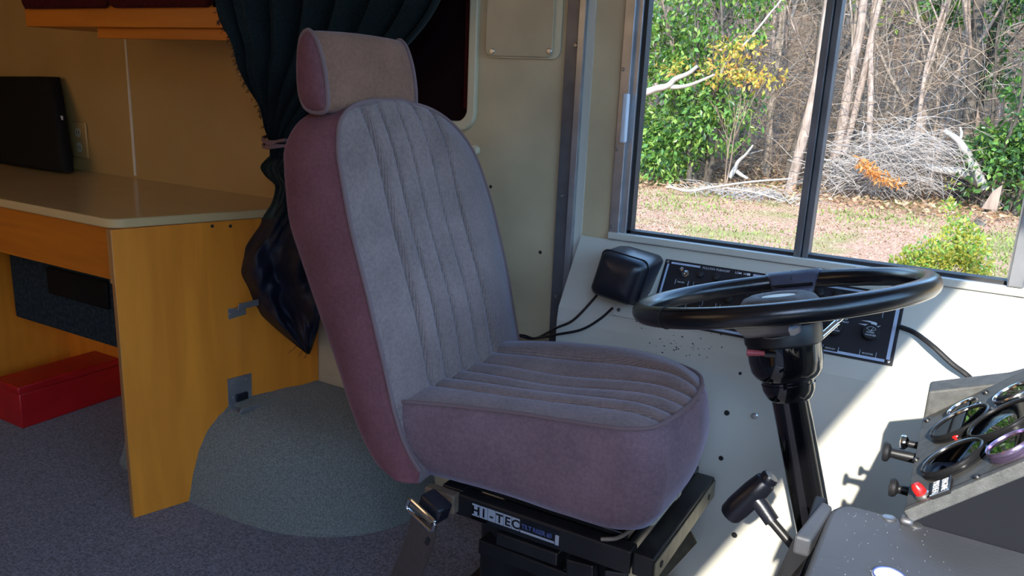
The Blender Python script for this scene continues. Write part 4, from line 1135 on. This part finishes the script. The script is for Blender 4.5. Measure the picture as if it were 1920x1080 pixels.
# upper part: pleats converging to the tie; left and right edges by height
TLx = lambda z: spl([(.885, at(517, 268, 1, YC).x), (.93, at(506, 245, 1, YC).x), (.985, at(491, 205, 1, YC).x), (1.06, at(456, 140, 1, YC).x), (1.14, at(440, 80, 1, YC).x), (1.26, at(412, 0, 1, YC).x), (1.9, at(400, 0, 1, YC).x - .12)], z)
CE = [(517, 268, YC), (506, 245, 1.445), (491, 205, 1.39), (456, 140, 1.31), (440, 80, 1.245), (412, 0, 1.215), (398, -60, 1.205), (380, -330, 1.20)]
CEP = [at(a, b, 1, c) for a, b, c in CE]
TLx = lambda z: spl([(p.z, p.x) for p in CEP], z)
TLy = lambda z: spl([(p.z, p.y) for p in CEP], z)
TRx = lambda z: spl([(.885, -1.455), (.93, -1.43), (1.0, -1.37), (1.10, -1.22), (1.26, -1.06), (1.5, -.98), (1.9, -.92)], z)
rows = []
NZ, NX = 60, 150
for j in range(NZ + 1):
    z = .885 + (1.90 - .885) * (j / NZ) ** 1.25
    l, r = TLx(z), TRx(z)
    g = max(0, min(1, (z - .885) / .5))
    row = []
    for i in range(NX + 1):
        u = i / NX
        fold = math.sin(u * 2 * math.pi * 6.5 + .8 * math.sin(z * 4) + .5) + .45 * math.sin(u * 2 * math.pi * 14 + 1.2 + z * 2)
        amp = .014 + .016 * g
        ang = (u - .5)
        frayed = (.004 * math.sin(z * 310) + .003 * math.sin(z * 731 + 1)) if i == 0 else 0
        row.append(V((l + (r - l) * u + frayed, lerp(TLy(z), YC, min(1, u * 1.15) ** .9) + amp * fold * (.4 if i < 6 else 1) - .045 * (1 - g) * math.cos(ang * math.pi) * .8 + .03 * g * (u - .4), z)))
    rows.append(row)
mb = MB(); mb.grid(rows); edge = [r_[0] for r_ in rows]
o = mb.build('curtain_cloth', M_CURT, cu, smooth=70, recalc=False)
sd_ = o.modifiers.new('thickness', 'SOLIDIFY'); sd_.thickness = .003
# fraying threads on the left edge
mb = MB()
for i in range(170):
    p = edge[rnd.randint(3, 24)].lerp(edge[rnd.randint(3, 24)], 0) + V((0, rnd.uniform(-.003, .003), rnd.uniform(-.006, .006)))
    L_ = rnd.uniform(.003, .009)
    mb.tube([p + V((.004, 0, 0)), p + V((-L_ * .6, rnd.uniform(-.004, .004), -L_ * .3)), p + V((-L_, rnd.uniform(-.006, .006), -L_ * rnd.uniform(.3, 1.4)))], .0005, n=3)
fr_ = mb.build('frayed_threads', M_CURT, cu, smooth=0); fr_['kind'] = 'stuff'
# lower bundle below the tie, flaring then ending in a slanted hem
LL = [(268, 517), (285, 512), (300, 497), (313, 488), (330, 497), (350, 516), (375, 511), (400, 497), (430, 475), (460, 452), (480, 443), (510, 441), (535, 449), (565, 467), (590, 489), (620, 521), (645, 552), (664, 576)]
LR = [(268, 566), (300, 566), (350, 568), (400, 572), (450, 580), (500, 592), (560, 604), (610, 598), (645, 588), (664, 581)]
rows = []
for py in [268 + (664 - 268) * (k / 70) for k in range(71)]:
    xl, xr = spl(LL, py), spl(LR, py)
    row = []
    t = (py - 268) / 396
    for i in range(61):
        u = i / 60
        px = xl + (xr - xl) * u
        wdt = (xr - xl) / 140
        y = YC - .030 + .008 * math.sin(u * 11 + t * 3) + .016 * wdt * math.sin(u * 6.2 - 4 * t) - .05 * wdt * math.sin(u * math.pi) * math.sin(math.pi * min(1, t * 1.05)) + .008 * math.sin(t * 17 + u * 3) * (1 if t > .3 else .4) + .030 * noise.noise(V((u * 3.2, t * 7, 1))) * min(1, t * 3) + .012 * noise.noise(V((u * 9 + t * 6, t * 14, 4)))
        row.append(at(px, py, 1, y))
    back = []
    for i in range(60, -1, -1):
        u = i / 60
        px = xl + (xr - xl) * u
        back.append(at(px, py, 1, YC + .012 + .012 * math.sin(u * 9)))
    rows.append(row + back)
mb = MB(); mb.grid(rows, wrap=True); mb.f.append(tuple(range(122))); mb.m.append(0); kk = 70 * 122; mb.f.append(tuple(kk + j for j in range(122))); mb.m.append(0)
K = 122
mb.m = [1 if (i // K) > 24 else 0 for i in range(len(mb.f))]
mb.build('curtain_tail', [M_CURT, M_CURTIN], cu, smooth=60)
mb = MB()
for (a, b) in (((575, 664), (570, 672)), ((556, 648), (541, 662)), ((460, 455), (457, 440)), ((443, 515), (439, 520)), ((566, 658), (560, 668))):
    mb.tube([at(*a, 1, YC - .03), at((a[0] + b[0]) / 2 + 1, (a[1] + b[1]) / 2, 1, YC - .032), at(*b, 1, YC - .034)], .0007, n=3)
mb.build('loose_threads', M_CURT, cu, smooth=0)
tz = at(520, 268, 1, YC - .03).z
mb = MB()
for dz, ph in ((0, 0), (.008, 1.4), (-.007, 2.2)):
    mb.tube([V((-1.488 + .044 * math.cos(a), YC - .020 + .038 * math.sin(a), tz + dz + .004 * math.sin(a * 2 + ph))) for a in [2 * math.pi * k / 36 for k in range(36)]], .0040, n=8, closed=True)
mb.tube(smooth_path([at(535, 262, 1, YC - .055), at(520, 265, 1, YC - .06), at(508, 272, 1, YC - .055), at(500, 271, 1, YC - .05), at(503, 276, 1, YC - .05)], 5), .0035, n=7)
mb.build('curtain_tie', M_TIE, cu)

# ================================================================== OUTDOORS
GZ = -.95
M_GRASSB = mat('grass_blade', (.20, .24, .06), rough=.8, spec=.2, var=.4, scale=3)
M_STRAW = mat('dry_straw', (.42, .30, .17), rough=.85, spec=.2, var=.3, scale=4)
M_LITTER = mat('leaf_litter', (.30, .17, .10), rough=.85, spec=.2, var=.4, scale=6)
M_BARK = mat('grey_brown_bark', (.28, .22, .18), rough=.9, spec=.15, var=.4, scale=7, stretch=(3, 3, .6), bump=.5, bscale=40)
M_BARKP = mat('pink_brown_bark', (.31, .225, .18), rough=.9, spec=.15, var=.35, scale=6, stretch=(3, 3, .6), bump=.5, bscale=40)
M_BARKD = mat('dark_bark', (.10, .08, .065), rough=.9, spec=.15, var=.4, scale=8)
M_TWIG = mat('bleached_twig', (.33, .275, .24), rough=.85, spec=.2, var=.25, scale=5)
M_TWIGB = mat('brown_twig', (.24, .165, .115), rough=.9, spec=.15, var=.3, scale=3)
M_PALE = mat('bleached_limb', (.37, .32, .28), rough=.7, spec=.2, var=.2, scale=7)
M_STUMPW = mat('split_wood', (.28, .19, .14), rough=.8, spec=.2, var=.25, scale=12, stretch=(1, 1, .2))
def leafmat(name, col, tr=.35, rough=.35):
    m = mat(name, col, rough=rough, spec=.5, var=.35, scale=2.5)
    n, l = m.node_tree.nodes, m.node_tree.links
    b = n['Principled BSDF']
    t = n.new('ShaderNodeBsdfTranslucent')
    t.inputs[0].default_value = (min(1, col[0] * 1.6), min(1, col[1] * 1.6), col[2] * .8, 1)
    mx = n.new('ShaderNodeMixShader'); mx.inputs[0].default_value = tr
    l.new(b.outputs[0], mx.inputs[1]); l.new(t.outputs[0], mx.inputs[2]); l.new(mx.outputs[0], n['Material Output'].inputs[0])
    return m
M_LEAF = leafmat('glossy_green_leaf', (.12, .24, .05), rough=.28)
M_LEAFL = leafmat('light_green_leaf', (.26, .36, .08))
M_LEAFY = leafmat('yellow_leaf', (.50, .37, .07))
M_LEAFO = leafmat('orange_leaf', (.50, .24, .07))
M_LEAFD = leafmat('dark_evergreen_leaf', (.045, .10, .03))
M_LEAFS = leafmat('yellow_green_leaf', (.33, .30, .05))
M_ORANGE = leafmat('rust_frond', (.55, .24, .07))
# ground: straw, bare soil and grass patches
m = mat('lawn', (.35, .26, .15), rough=.95, spec=.1)
n, l = m.node_tree.nodes, m.node_tree.links
b = n['Principled BSDF']; tc = n['Texture Coordinate']
def nz(s, d=6):
    t = n.new('ShaderNodeTexNoise'); t.inputs['Scale'].default_value = s; t.inputs['Detail'].default_value = d; l.new(tc.outputs['Object'], t.inputs['Vector']); return t
def rmp(t, p0, p1, c0=(0, 0, 0), c1=(1, 1, 1)):
    r = n.new('ShaderNodeValToRGB'); r.color_ramp.elements[0].position = p0; r.color_ramp.elements[1].position = p1
    r.color_ramp.elements[0].color = (*c0, 1); r.color_ramp.elements[1].color = (*c1, 1); l.new(t.outputs['Fac'], r.inputs[0]); return r
r1 = rmp(nz(28, 12), .35, .66, (.34, .165, .10), (.62, .365, .24))
r2 = rmp(nz(40, 12), .35, .65, (.18, .165, .045), (.44, .33, .14))
f1 = rmp(nz(.8, 12), .50, .66)
mx = n.new('ShaderNodeMix'); mx.data_type = 'RGBA'
l.new(f1.outputs[0], mx.inputs[0]); l.new(r1.outputs[0], mx.inputs[6]); l.new(r2.outputs[0], mx.inputs[7]); l.new(mx.outputs[2], b.inputs['Base Color'])
M_LAWN = m
M_DARKYARD = mat('darkened_yard', (.075, .075, .078), rough=.95, spec=.1, var=.3, scale=9)  # unseen yard, darkened to cut warm bounce into the cab
def gh(x, y):
    """ground height: flat lawn rising to a wooded bank far behind"""
    k = max(0, y - 24)
    return GZ + .04 * math.sin(x * .8) * math.cos(y * .5) + (.0 if k == 0 else min(7.0, .012 * k * k))
rows = [[V((x, y, gh(x, y))) for x in [-70 + 2.0 * i for i in range(71)]] for y in [1.9 + 1.6 * j for j in range(46)]]
M_FOREST = mat('woodland_floor', (.12, .075, .048), rough=1, spec=.05, var=.5, scale=6)
mb = MB(); mb.grid(rows); mb.m = [1 if (i // 70) >= 11 else 0 for i in range(len(mb.f))]; g_ = mb.build('ground', [M_LAWN, M_FOREST], None, smooth=60); g_['kind'] = 'structure'
mb = MB(); mb.grid([[V((x, y, GZ - .02)) for x in (-70, 70)] for y in (-60, 1.95)]); g_ = mb.build('ground_yard', M_DARKYARD, None, smooth=0); g_['kind'] = 'structure'
mb = MB()
rows = []
for i in range(81):
    x = -60 + 1.5 * i
    rows.append([V((x, 46 + 5 * noise.noise(V((x * .1, 0, 0))), 1.5 + zz * (9 + 3 * noise.noise(V((x * .15, 5, zz)))))) + V((0, 4 * zz + 1.2 * noise.noise(V((x * .7, zz * 6, 2))), 0)) for zz in [k / 14 for k in range(15)]])
mb.grid(rows)
M_WOODS = mat('distant_woods', (.085, .06, .042), rough=1, spec=0, col2=(.028, .024, .018), scale=3.0, stretch=(1.5, 1.5, .5))
o = mb.build('distant_woods', M_WOODS, None, smooth=0); o['kind'] = 'stuff'; tag(o, 'dim brown wall of woods far behind the bare trees', 'woods')

# unseen woods added to screen off low sky, door side and ahead
def wood_wall(path, h, name, label):
    rows = []
    n = len(path)
    for i, (x, y) in enumerate(path):
        hh = h + 2.2 * noise.noise(V((x * .21, y * .21, 7)))
        rows.append([V((x, y, GZ - .1 + hh * zz)) + V((noise.noise(V((x * .5, y * .5, zz * 5))), noise.noise(V((x * .5, y * .5, 9 + zz * 5))), 0)) * 1.2 for zz in [k / 10 for k in range(11)]])
    mb = MB(); mb.grid(rows)
    o = mb.build(name, M_WOODS, None, smooth=0); tag(o, label, 'woods', None, 'stuff')
wood_wall([(-50 + 1.6 * i, -24) for i in range(50)], 9, 'sky_screen_woods_side', 'unseen added woods screening off low sky on the door side')
wood_wall([(30, -24 + 1.6 * i) for i in range(46)], 8, 'sky_screen_woods_front', 'unseen added woods screening off low sky beyond the windscreen')

def ico(n):  # random unit vector
    while 1:
        v = V((rnd.uniform(-1, 1), rnd.uniform(-1, 1), rnd.uniform(-1, 1)))
        if .05 < v.length < 1: return v.normalized()
def leaf_on(mb, p, d, L, W, mi=0):
    d = d.normalized(); s = d.cross(ico(0))
    if s.length < 1e-3: s = d.orthogonal()
    s.normalize(); nn = d.cross(s)
    mb.add([p, p + d * L * .45 + s * W * .5 + nn * W * .12, p + d * L, p + d * L * .45 - s * W * .5 + nn * W * .12], [(0, 1, 2, 3)], mi)
# grass and litter near the view
mb = MB()
for i in range(32000):
    y = 8.5 + 11.5 * rnd.random() ** 1.1
    x = rnd.uniform(-.62 * y + 1.2, .16 * y + 1.0)
    green = noise.noise(V((x * .55, y * .55, 3))) > rnd.uniform(-.1, .45)
    h = rnd.uniform(.015, .055) * (1.3 if green else .7)
    z = gh(x, y); a = rnd.uniform(0, 6.28); lx, ly = math.cos(a), math.sin(a); wv_ = .006 + .0006 * y
    ln = rnd.uniform(.2, 1.4) * (1 if green else 2.0)
    mb.add([(x - lx * wv_, y - ly * wv_, z), (x + lx * wv_, y + ly * wv_, z), (x + ly * h * ln, y - lx * h * ln, z + h)], [(0, 1, 2)], 0 if green else (1 if rnd.random() < .65 else 2))
o = mb.build('lawn_grass', [M_GRASSB, M_STRAW, M_LITTER], None, smooth=0, recalc=False); tag(o, 'thin winter grass and straw covering the lawn outside', 'grass', None, 'stuff')

# branch generator
def branch(mb, p, d, L, r, depth, spread, n=5, up=.12, mi=0, tips=None, minr=.004, kids=(3, 5), wob=.16):
    segs = max(3, int(L / .35)) if depth > 0 else 3
    segs = min(segs, 9)
    pts, rad = [p], [r]
    dd = d.normalized()
    for i in range(segs):
        dd = (dd + ico(0) * wob + V((0, 0, up * .25))).normalized()
        pts.append(pts[-1] + dd * (L / segs)); rad.append(max(minr, r * (1 - .75 * (i + 1) / segs)))
    mb.tube(pts, rad, n=n if depth > 1 else max(3, n - 2), mi=mi, caps=False)
    if tips is not None and depth <= 1:
        tips += [(q, (pts[min(i + 1, segs)] - pts[max(i - 1, 0)]).normalized()) for i, q in enumerate(pts) if i > 0]
    if depth > 0:
        for k in range(rnd.randint(*kids)):
            t = rnd.uniform(.25, .97); i = min(segs - 1, int(t * segs))
            q = pts[i].lerp(pts[i + 1], t * segs - i)
            td = (pts[i + 1] - pts[i]).normalized()
            nd = (td + ico(0) * spread + V((0, 0, up))).normalized()
            branch(mb, q, nd, L * rnd.uniform(.35, .6), max(minr, rad[i] * .55), depth - 1, spread, n, up, mi, tips, minr, kids, wob)
def bare_tree_mb(h, r, lean=.1, kids=(5, 8), depth=3, spread=.8):
    mb = MB()
    d = V((rnd.uniform(-lean, lean), rnd.uniform(-lean, lean), 1))
    branch(mb, V((0, 0, -.1)), d, h, r, depth, spread, n=7, up=.25, kids=kids, wob=.10)
    return mb
protos = []
for k in range(9):
    mbt = bare_tree_mb(rnd.uniform(5.5, 8), rnd.uniform(.06, .13), lean=.16, kids=(5, 7))
    protos.append(mbt)
meshes = []
def place_tree(k, x, y, rz, s, label, group):
    if k >= len(meshes) or meshes[k] is None:
        mb_ = protos[k]
        me = bpy.data.meshes.new('bare_tree'); me.from_pydata(mb_.v, [], mb_.f); me.materials.append([M_BARK, M_BARKP, M_BARKP, M_BARK, M_BARKP, M_BARK, M_BARKP, M_BARKD, M_BARK][k]); me.shade_smooth()
        while len(meshes) <= k: meshes.append(None)
        meshes[k] = me
    o = bpy.data.objects.new('bare_tree', meshes[k]); COL.objects.link(o)
    o.location = (x, y, gh(x, y)); o.rotation_euler = (0, 0, rz); o.scale = (s, s, s)
    tag(o, label, 'tree', group)
    return o
for i in range(74):
    y = 18.6 + 15 * (i / 74) ** 1.2 + rnd.uniform(-.5, .5)
    lo, hi = -.46 * y + 1.0, .11 * y
    x = lo + (hi - lo) * ((i * .618034 + rnd.uniform(-.04, .04)) % 1.0)
    place_tree(i % 9, x, y, rnd.uniform(0, 6.28), rnd.uniform(.8, 1.25), 'bare leafless tree standing in the thicket behind the lawn', 'bare trees in the thicket')
# tangled undergrowth
mb = MB()
for i in range(6000):
    y = 18.2 + rnd.random() ** 1.3 * 11
    x = rnd.uniform(-.42 * y + .6, .10 * y)
    z = gh(x, y) + rnd.random() ** 1.6 * 4.2
    d = V((rnd.gauss(0, 1), rnd.gauss(0, .6), rnd.gauss(.5, .7))).normalized(); L_ = rnd.uniform(.5, 1.9)
    pts = [V((x, y, max(z, gh(x, y)))) + d * (L_ * t) + V((0, 0, -.28 * L_ * t * t)) + ico(0) * .04 for t in (0, .33, .66, 1)]
    r = rnd.uniform(.003, .010)
    mb.tube(pts, [r, r * .9, r * .7, r * .4], n=3, mi=0 if rnd.random() < .86 else 1, caps=False)
o = mb.build('undergrowth', [M_TWIGB, M_TWIG], None, smooth=0, recalc=False); tag(o, 'tangle of dry brown twigs filling the thicket', 'undergrowth', None, 'stuff')
# dry leaf floor at the wood edge
mb = MB()
for i in range(5000):
    y = rnd.uniform(16.5, 24); x = rnd.uniform(-.42 * y + .6, .10 * y)
    leaf_on(mb, V((x, y, gh(x, y) + rnd.uniform(.01, .12))), V((rnd.gauss(0, 1), rnd.gauss(0, 1), rnd.gauss(0, .3))), .12, .06, 0 if rnd.random() < .6 else 1)
o = mb.build('leaf_litter', [M_LITTER, M_STRAW], None, smooth=0, recalc=False); tag(o, 'brown fallen leaves lying along the edge of the woods', 'leaf litter', None, 'stuff')

def leafy(name, x, y, mb_t, barkm, blobs, nleaf, L, mats_, weights, label, cat, droop=.5):
    root = thing(name, (x, y, gh(x, y)), label, cat)
    mb_t.v = [p + root.location for p in mb_t.v]
    mb_t.build('trunk', barkm, root, smooth=60)
    mb = MB()
    tot = sum(b[3] * b[4] * b[5] for b in blobs)
    for (bx, by, bz, rx, ry, rz) in blobs:
        for i in range(int(nleaf * rx * ry * rz / tot)):
            u = ico(0) * (rnd.random() ** .45)
            p = root.location + V((bx + u.x * rx, by + u.y * ry, bz + u.z * rz))
            if p.z < root.location.z + .02: continue
            if noise.noise(p * 1.3) < -.22: continue
            d = (u * .7 + ico(0) + V((0, -.25, -droop))).normalized()
            t = rnd.random(); mi = 0
            for k, w_ in enumerate(weights):
                if t < w_: mi = k; break
                t -= w_
            s_ = rnd.uniform(.7, 1.25)
            leaf_on(mb, p, d, L * s_, L * .5 * s_, mi)
    mb.build('foliage', mats_, root, smooth=0, recalc=False)
    return root
def stems(n, h, r, sp, lean=.25):
    mb = MB()
    for i in range(n):
        branch(mb, V((rnd.uniform(-sp, sp), rnd.uniform(-sp, sp), -.05)), V((rnd.uniform(-lean, lean), rnd.uniform(-lean, lean), 1)), h * rnd.uniform(.7, 1.1), r, 2, .8, n=6, up=.3, kids=(3, 5))
    return mb
def gx(px, y): return at(px, 300, 1, y).x
# broadleaf evergreen on the left of the window view
y_ = 17.6
x_ = gx(1300, y_)
hw = (gx(1440, y_) - gx(1180, y_)) / 2
leafy('evergreen_tree', x_, y_, stems(4, 5.0, .07, .35), M_BARKD, [(-.5 * hw, 0, 1.1, .75 * hw, 1.0, 1.1), (.25 * hw, -.2, 1.7, .75 * hw, 1.0, .95), (-.45 * hw, 0, 2.8, .7 * hw, 1.0, 1.2), (.1 * hw, 0, 3.9, .9 * hw, 1.0, 1.1), (-.5 * hw, -.5, .6, .5 * hw, .7, .6), (-1.3 * hw, .2, 2.2, .8 * hw, 1, 2.0), (-.1 * hw, 0, 5.2, .9 * hw, 1, .9)], 15000, .15, [M_LEAF, M_LEAFL, M_LEAFD], (.5, .28, .22), 'tall broadleaf evergreen tree with glossy leaves, at the left of the window view', 'tree')
leafy('yellow_leaved_sapling', gx(1375, 16.6), 16.6, stems(2, 2.0, .02, .1, .2), M_TWIGB, [(-.55, 0, 2.45, .75, .4, .30), (.35, 0, 2.40, .55, .4, .28), (-.15, 0, 2.95, .6, .4, .25), (-1.3, 0, 2.6, .5, .4, .3)], 850, .115, [M_LEAFY, M_LEAFO, M_LEAFS], (.45, .30, .25), 'sapling with yellow-orange leaves in front of the evergreen tree', 'tree')
# dark evergreen at the right edge
y_ = 18.3
leafy('evergreen_shrub', gx(1895, y_), y_, stems(4, 4.2, .06, .3), M_BARKD, [(.1, 0, .9, 1.0, .9, .9), (.45, 0, 2.0, .85, .9, .9), (.75, 0, 3.2, .9, .9, .9), (-.35, 0, 1.3, .5, .6, .5), (.2, 0, 4.5, 1.1, .9, .6)], 9500, .14, [M_LEAFD, M_LEAF, M_LEAFL], (.55, .33, .12), 'dark glossy evergreen at the right edge of the window view', 'shrub')
y_ = 20.5
leafy('ivy_clad_tree', gx(1815, y_), y_, bare_tree_mb(6.5, .15, .05, (4, 6), 2), M_BARKD, [(.1, -.1, 2.9, .5, .4, .9), (-.7, 0, 4.1, .8, .5, .45), (.4, 0, 4.2, .8, .5, .5)], 1500, .16, [M_LEAFD, M_LEAF], (.5, .5), 'dark trunk with scattered ivy leaves right of centre in the thicket', 'tree')
leafy('leafy_sapling', gx(1640, 21), 21.0, stems(2, 4.6, .03, .2), M_TWIG, [(.3, 0, 3.9, .7, .5, .5), (-.8, 0, 4.4, .7, .5, .4)], 300, .16, [M_LEAFL, M_LEAFS], (.6, .4), 'thin sapling with pale green leaves high above the brush pile', 'tree')
# near yellow-green shrub just outside the window
y_ = 8.6
leafy('yellow_green_shrub', gx(1795, y_), y_, stems(7, .50, .010, .18, .25), M_TWIGB, [(-.24, 0, .34, .22, .22, .32), (-.12, 0, .55, .16, .18, .22), (.06, 0, .50, .20, .2, .40), (.22, 0, .60, .20, .2, .32), (.02, 0, 1.08, .09, .09, .10), (.13, 0, .90, .12, .12, .16), (-.02, 0, 1.30, .05, .05, .08), (.30, 0, .38, .15, .2, .25)], 4200, .055, [M_LEAFS, M_LEAFL, M_LEAF], (.6, .25, .15), 'yellow-green small-leaved shrub just outside the right end of the window', 'shrub', droop=-.5)

# pale broken limb at left, long diagonal branch
def limb(name, pxs, y, r0, r1, m_, label, cat='branch', extra=()):
    root = thing(name, at(*pxs[0], 1, y), label, cat)
    mb = MB(); pts = smooth_path([at(*q, 1, y) for q in pxs], 5)
    k = len(pts)
    mb.tube(pts, [r0 + (r1 - r0) * i / (k - 1) for i in range(k)], n=8)
    for ex, a0, a1 in extra:
        pp = smooth_path([at(*q, 1, y + .05) for q in ex], 4); kk = len(pp)
        mb.tube(pp, [a0 + (a1 - a0) * i / (kk - 1) for i in range(kk)], n=7)
    mb.build('bark', m_, root, smooth=60)
    return root
limb('broken_limb', [(1150, 190), (1202, 176), (1232, 166), (1252, 161), (1266, 148), (1290, 138), (1308, 124)], 15.8, .085, .035, M_PALE, 'pale broken limb reaching in from the left edge of the window', extra=[([(1248, 162), (1275, 163), (1300, 157), (1340, 140)], .055, .02)])
limb('leaning_branch', [(1352, 138), (1362, 118), (1385, 95), (1412, 65), (1440, 30), (1468, -5), (1500, -60)], 16.8, .03, .018, M_TWIG, 'thin pale branch slanting up across the left pane')
limb('fallen_log', [(1688, 300), (1720, 306), (1760, 318), (1800, 323), (1838, 343)], 18.2, .06, .10, M_PALE, 'bleached log lying at the right side of the brush pile', 'log')
limb('fallen_log', [(1770, 245), (1795, 262), (1815, 290), (1835, 330), (1845, 355)], 18.0, .05, .10, M_PALE, 'bleached forked log standing up behind the fallen log', 'log', extra=[([(1798, 265), (1803, 252), (1800, 238)], .04, .02)])
limb('fallen_branch', [(1255, 350), (1290, 358), (1330, 352), (1390, 343), (1440, 338), (1485, 335)], 15.6, .03, .015, M_PALE, 'pale fallen branch on the grass below the evergreen tree', extra=[([(1360, 352), (1420, 362), (1470, 378)], .02, .012)])
limb('fallen_branch', [(1368, 332), (1377, 318), (1384, 303), (1398, 290), (1412, 272)], 17.2, .06, .02, M_PALE, 'short forked pale branch at the foot of the evergreen tree', extra=[([(1377, 318), (1390, 328), (1402, 335)], .05, .03)])
limb('grey_trunk', [(1476, 380), (1500, 280), (1530, 160), (1545, 60), (1560, -60)], 18.0, .12, .08, M_BARKP, 'leaning pink-brown trunk beside the window mullion', 'tree')
limb('pink_trunk', [(1565, 300), (1580, 230), (1592, 150), (1612, 60), (1625, -60)], 18.9, .12, .08, M_BARKP, 'pale pinkish trunk just right of the window mullion', 'tree', extra=[([(1580, 290), (1600, 220), (1622, 130), (1640, 40), (1668, -60)], .09, .05)])
limb('pale_trunk', [(1722, 250), (1726, 180), (1738, 100), (1740, 0), (1745, -60)], 21.5, .16, .12, M_BARKP, 'thick pale trunk behind the brush pile', 'tree')
limb('dark_trunk', [(1810, 270), (1822, 180), (1830, 80), (1838, -60)], 19.8, .14, .10, M_BARKD, 'dark upright trunk behind the bleached logs', 'tree')
limb('slanting_dark_trunk', [(1475, 330), (1490, 280), (1512, 215), (1530, 150), (1540, 40)], 18.8, .10, .07, M_BARKD, 'dark crooked trunk left of the window mullion', 'tree')
# brush pile
mb = MB()
for i in range(620):
    px, py = (rnd.gauss(1690, 60), rnd.gauss(300, 28)) if rnd.random() < .6 else (rnd.gauss(1620, 60), rnd.gauss(340, 16))
    if not (1530 < px < 1825 and 222 < py < 372): continue
    y = 17.3 + rnd.uniform(0, 1.3)
    p = at(px, py, 1, y); p.z = max(p.z, gh(p.x, y) + .03)
    a = rnd.gauss(.25, .75) * (1 if rnd.random() < .5 else -1); L_ = rnd.uniform(.5, 1.7)
    d = V((math.cos(a), rnd.uniform(-.25, .25), math.sin(a) * .6 - .1))
    pts = []
    for t in (0, .25, .5, .75, 1):
        q = p + d * (L_ * (t - .5)) + V((0, 0, .14 * L_ * (1 - (2 * t - 1) ** 2))) + ico(0) * .03
        q.z = max(q.z, gh(q.x, q.y) + .02); pts.append(q)
    r = rnd.uniform(.0035, .009)
    mb.tube(pts, [r, r, r * .8, r * .6, r * .4], n=4, caps=False)
o = mb.build('brush_pile', M_TWIG, None, smooth=0, recalc=False); tag(o, 'heap of bleached grey twigs at the edge of the woods, right pane', 'brush pile', None, 'stuff')
mb = MB()
for i in range(130):
    px, py = rnd.uniform(1290, 1500), rnd.gauss(352, 13)
    y = 15.5 + (385 - py) * .03
    p = at(px, py, 1, y); p.z = gh(p.x, y) + .03
    a = rnd.uniform(0, 3.14); L_ = rnd.uniform(.2, .9); d = V((math.cos(a), math.sin(a) * .7, rnd.uniform(0, .3)))
    mb.tube([p, p + d * L_ * .5 + V((0, 0, .08)), p + d * L_], [.008, .007, .003], n=4, caps=False)
o = mb.build('scattered_twigs', M_TWIG, None, smooth=0, recalc=False); tag(o, 'pale twigs scattered on the grass, left pane', 'twigs', None, 'stuff')
# rust-coloured dead frond and split stump
mb = MB()
ax = smooth_path([at(1612, 300, 1, 17.1), at(1630, 318, 1, 17.0), at(1650, 330, 1, 17.0), at(1690, 345, 1, 17.0)], 8)
for q in ax:
    for k in range(7): leaf_on(mb, q + ico(0) * .07, ico(0) + V((0, 0, -.3)), .17, .04)
mb.tube(ax, .012, n=5)
o = mb.build('dead_frond', M_ORANGE, None, smooth=0, recalc=False); tag(o, 'rust-orange dead frond lying on the brush pile', 'frond')
st = at(1852, 392, 1, 15.5)
mb = MB(); sz = (at(1870, 345, 1, 15.5).z - st.z)
mb.add([(st.x - .10, 15.45, st.z), (st.x + .13, 15.40, st.z), (st.x + .14, 15.62, st.z), (st.x - .08, 15.66, st.z), (st.x + .02, 15.48, st.z + sz * .72), (st.x + .14, 15.45, st.z + sz), (st.x + .15, 15.56, st.z + sz * .95), (st.x + .04, 15.60, st.z + sz * .66)], [(0, 1, 5, 4), (1, 2, 6, 5), (2, 3, 7, 6), (3, 0, 4, 7), (4, 5, 6, 7), (0, 3, 2, 1)])
o = mb.build('split_stump', M_STUMPW, None, smooth=0, bevel=.01); tag(o, 'pale split wood stump standing beside the dark evergreen at right', 'stump')
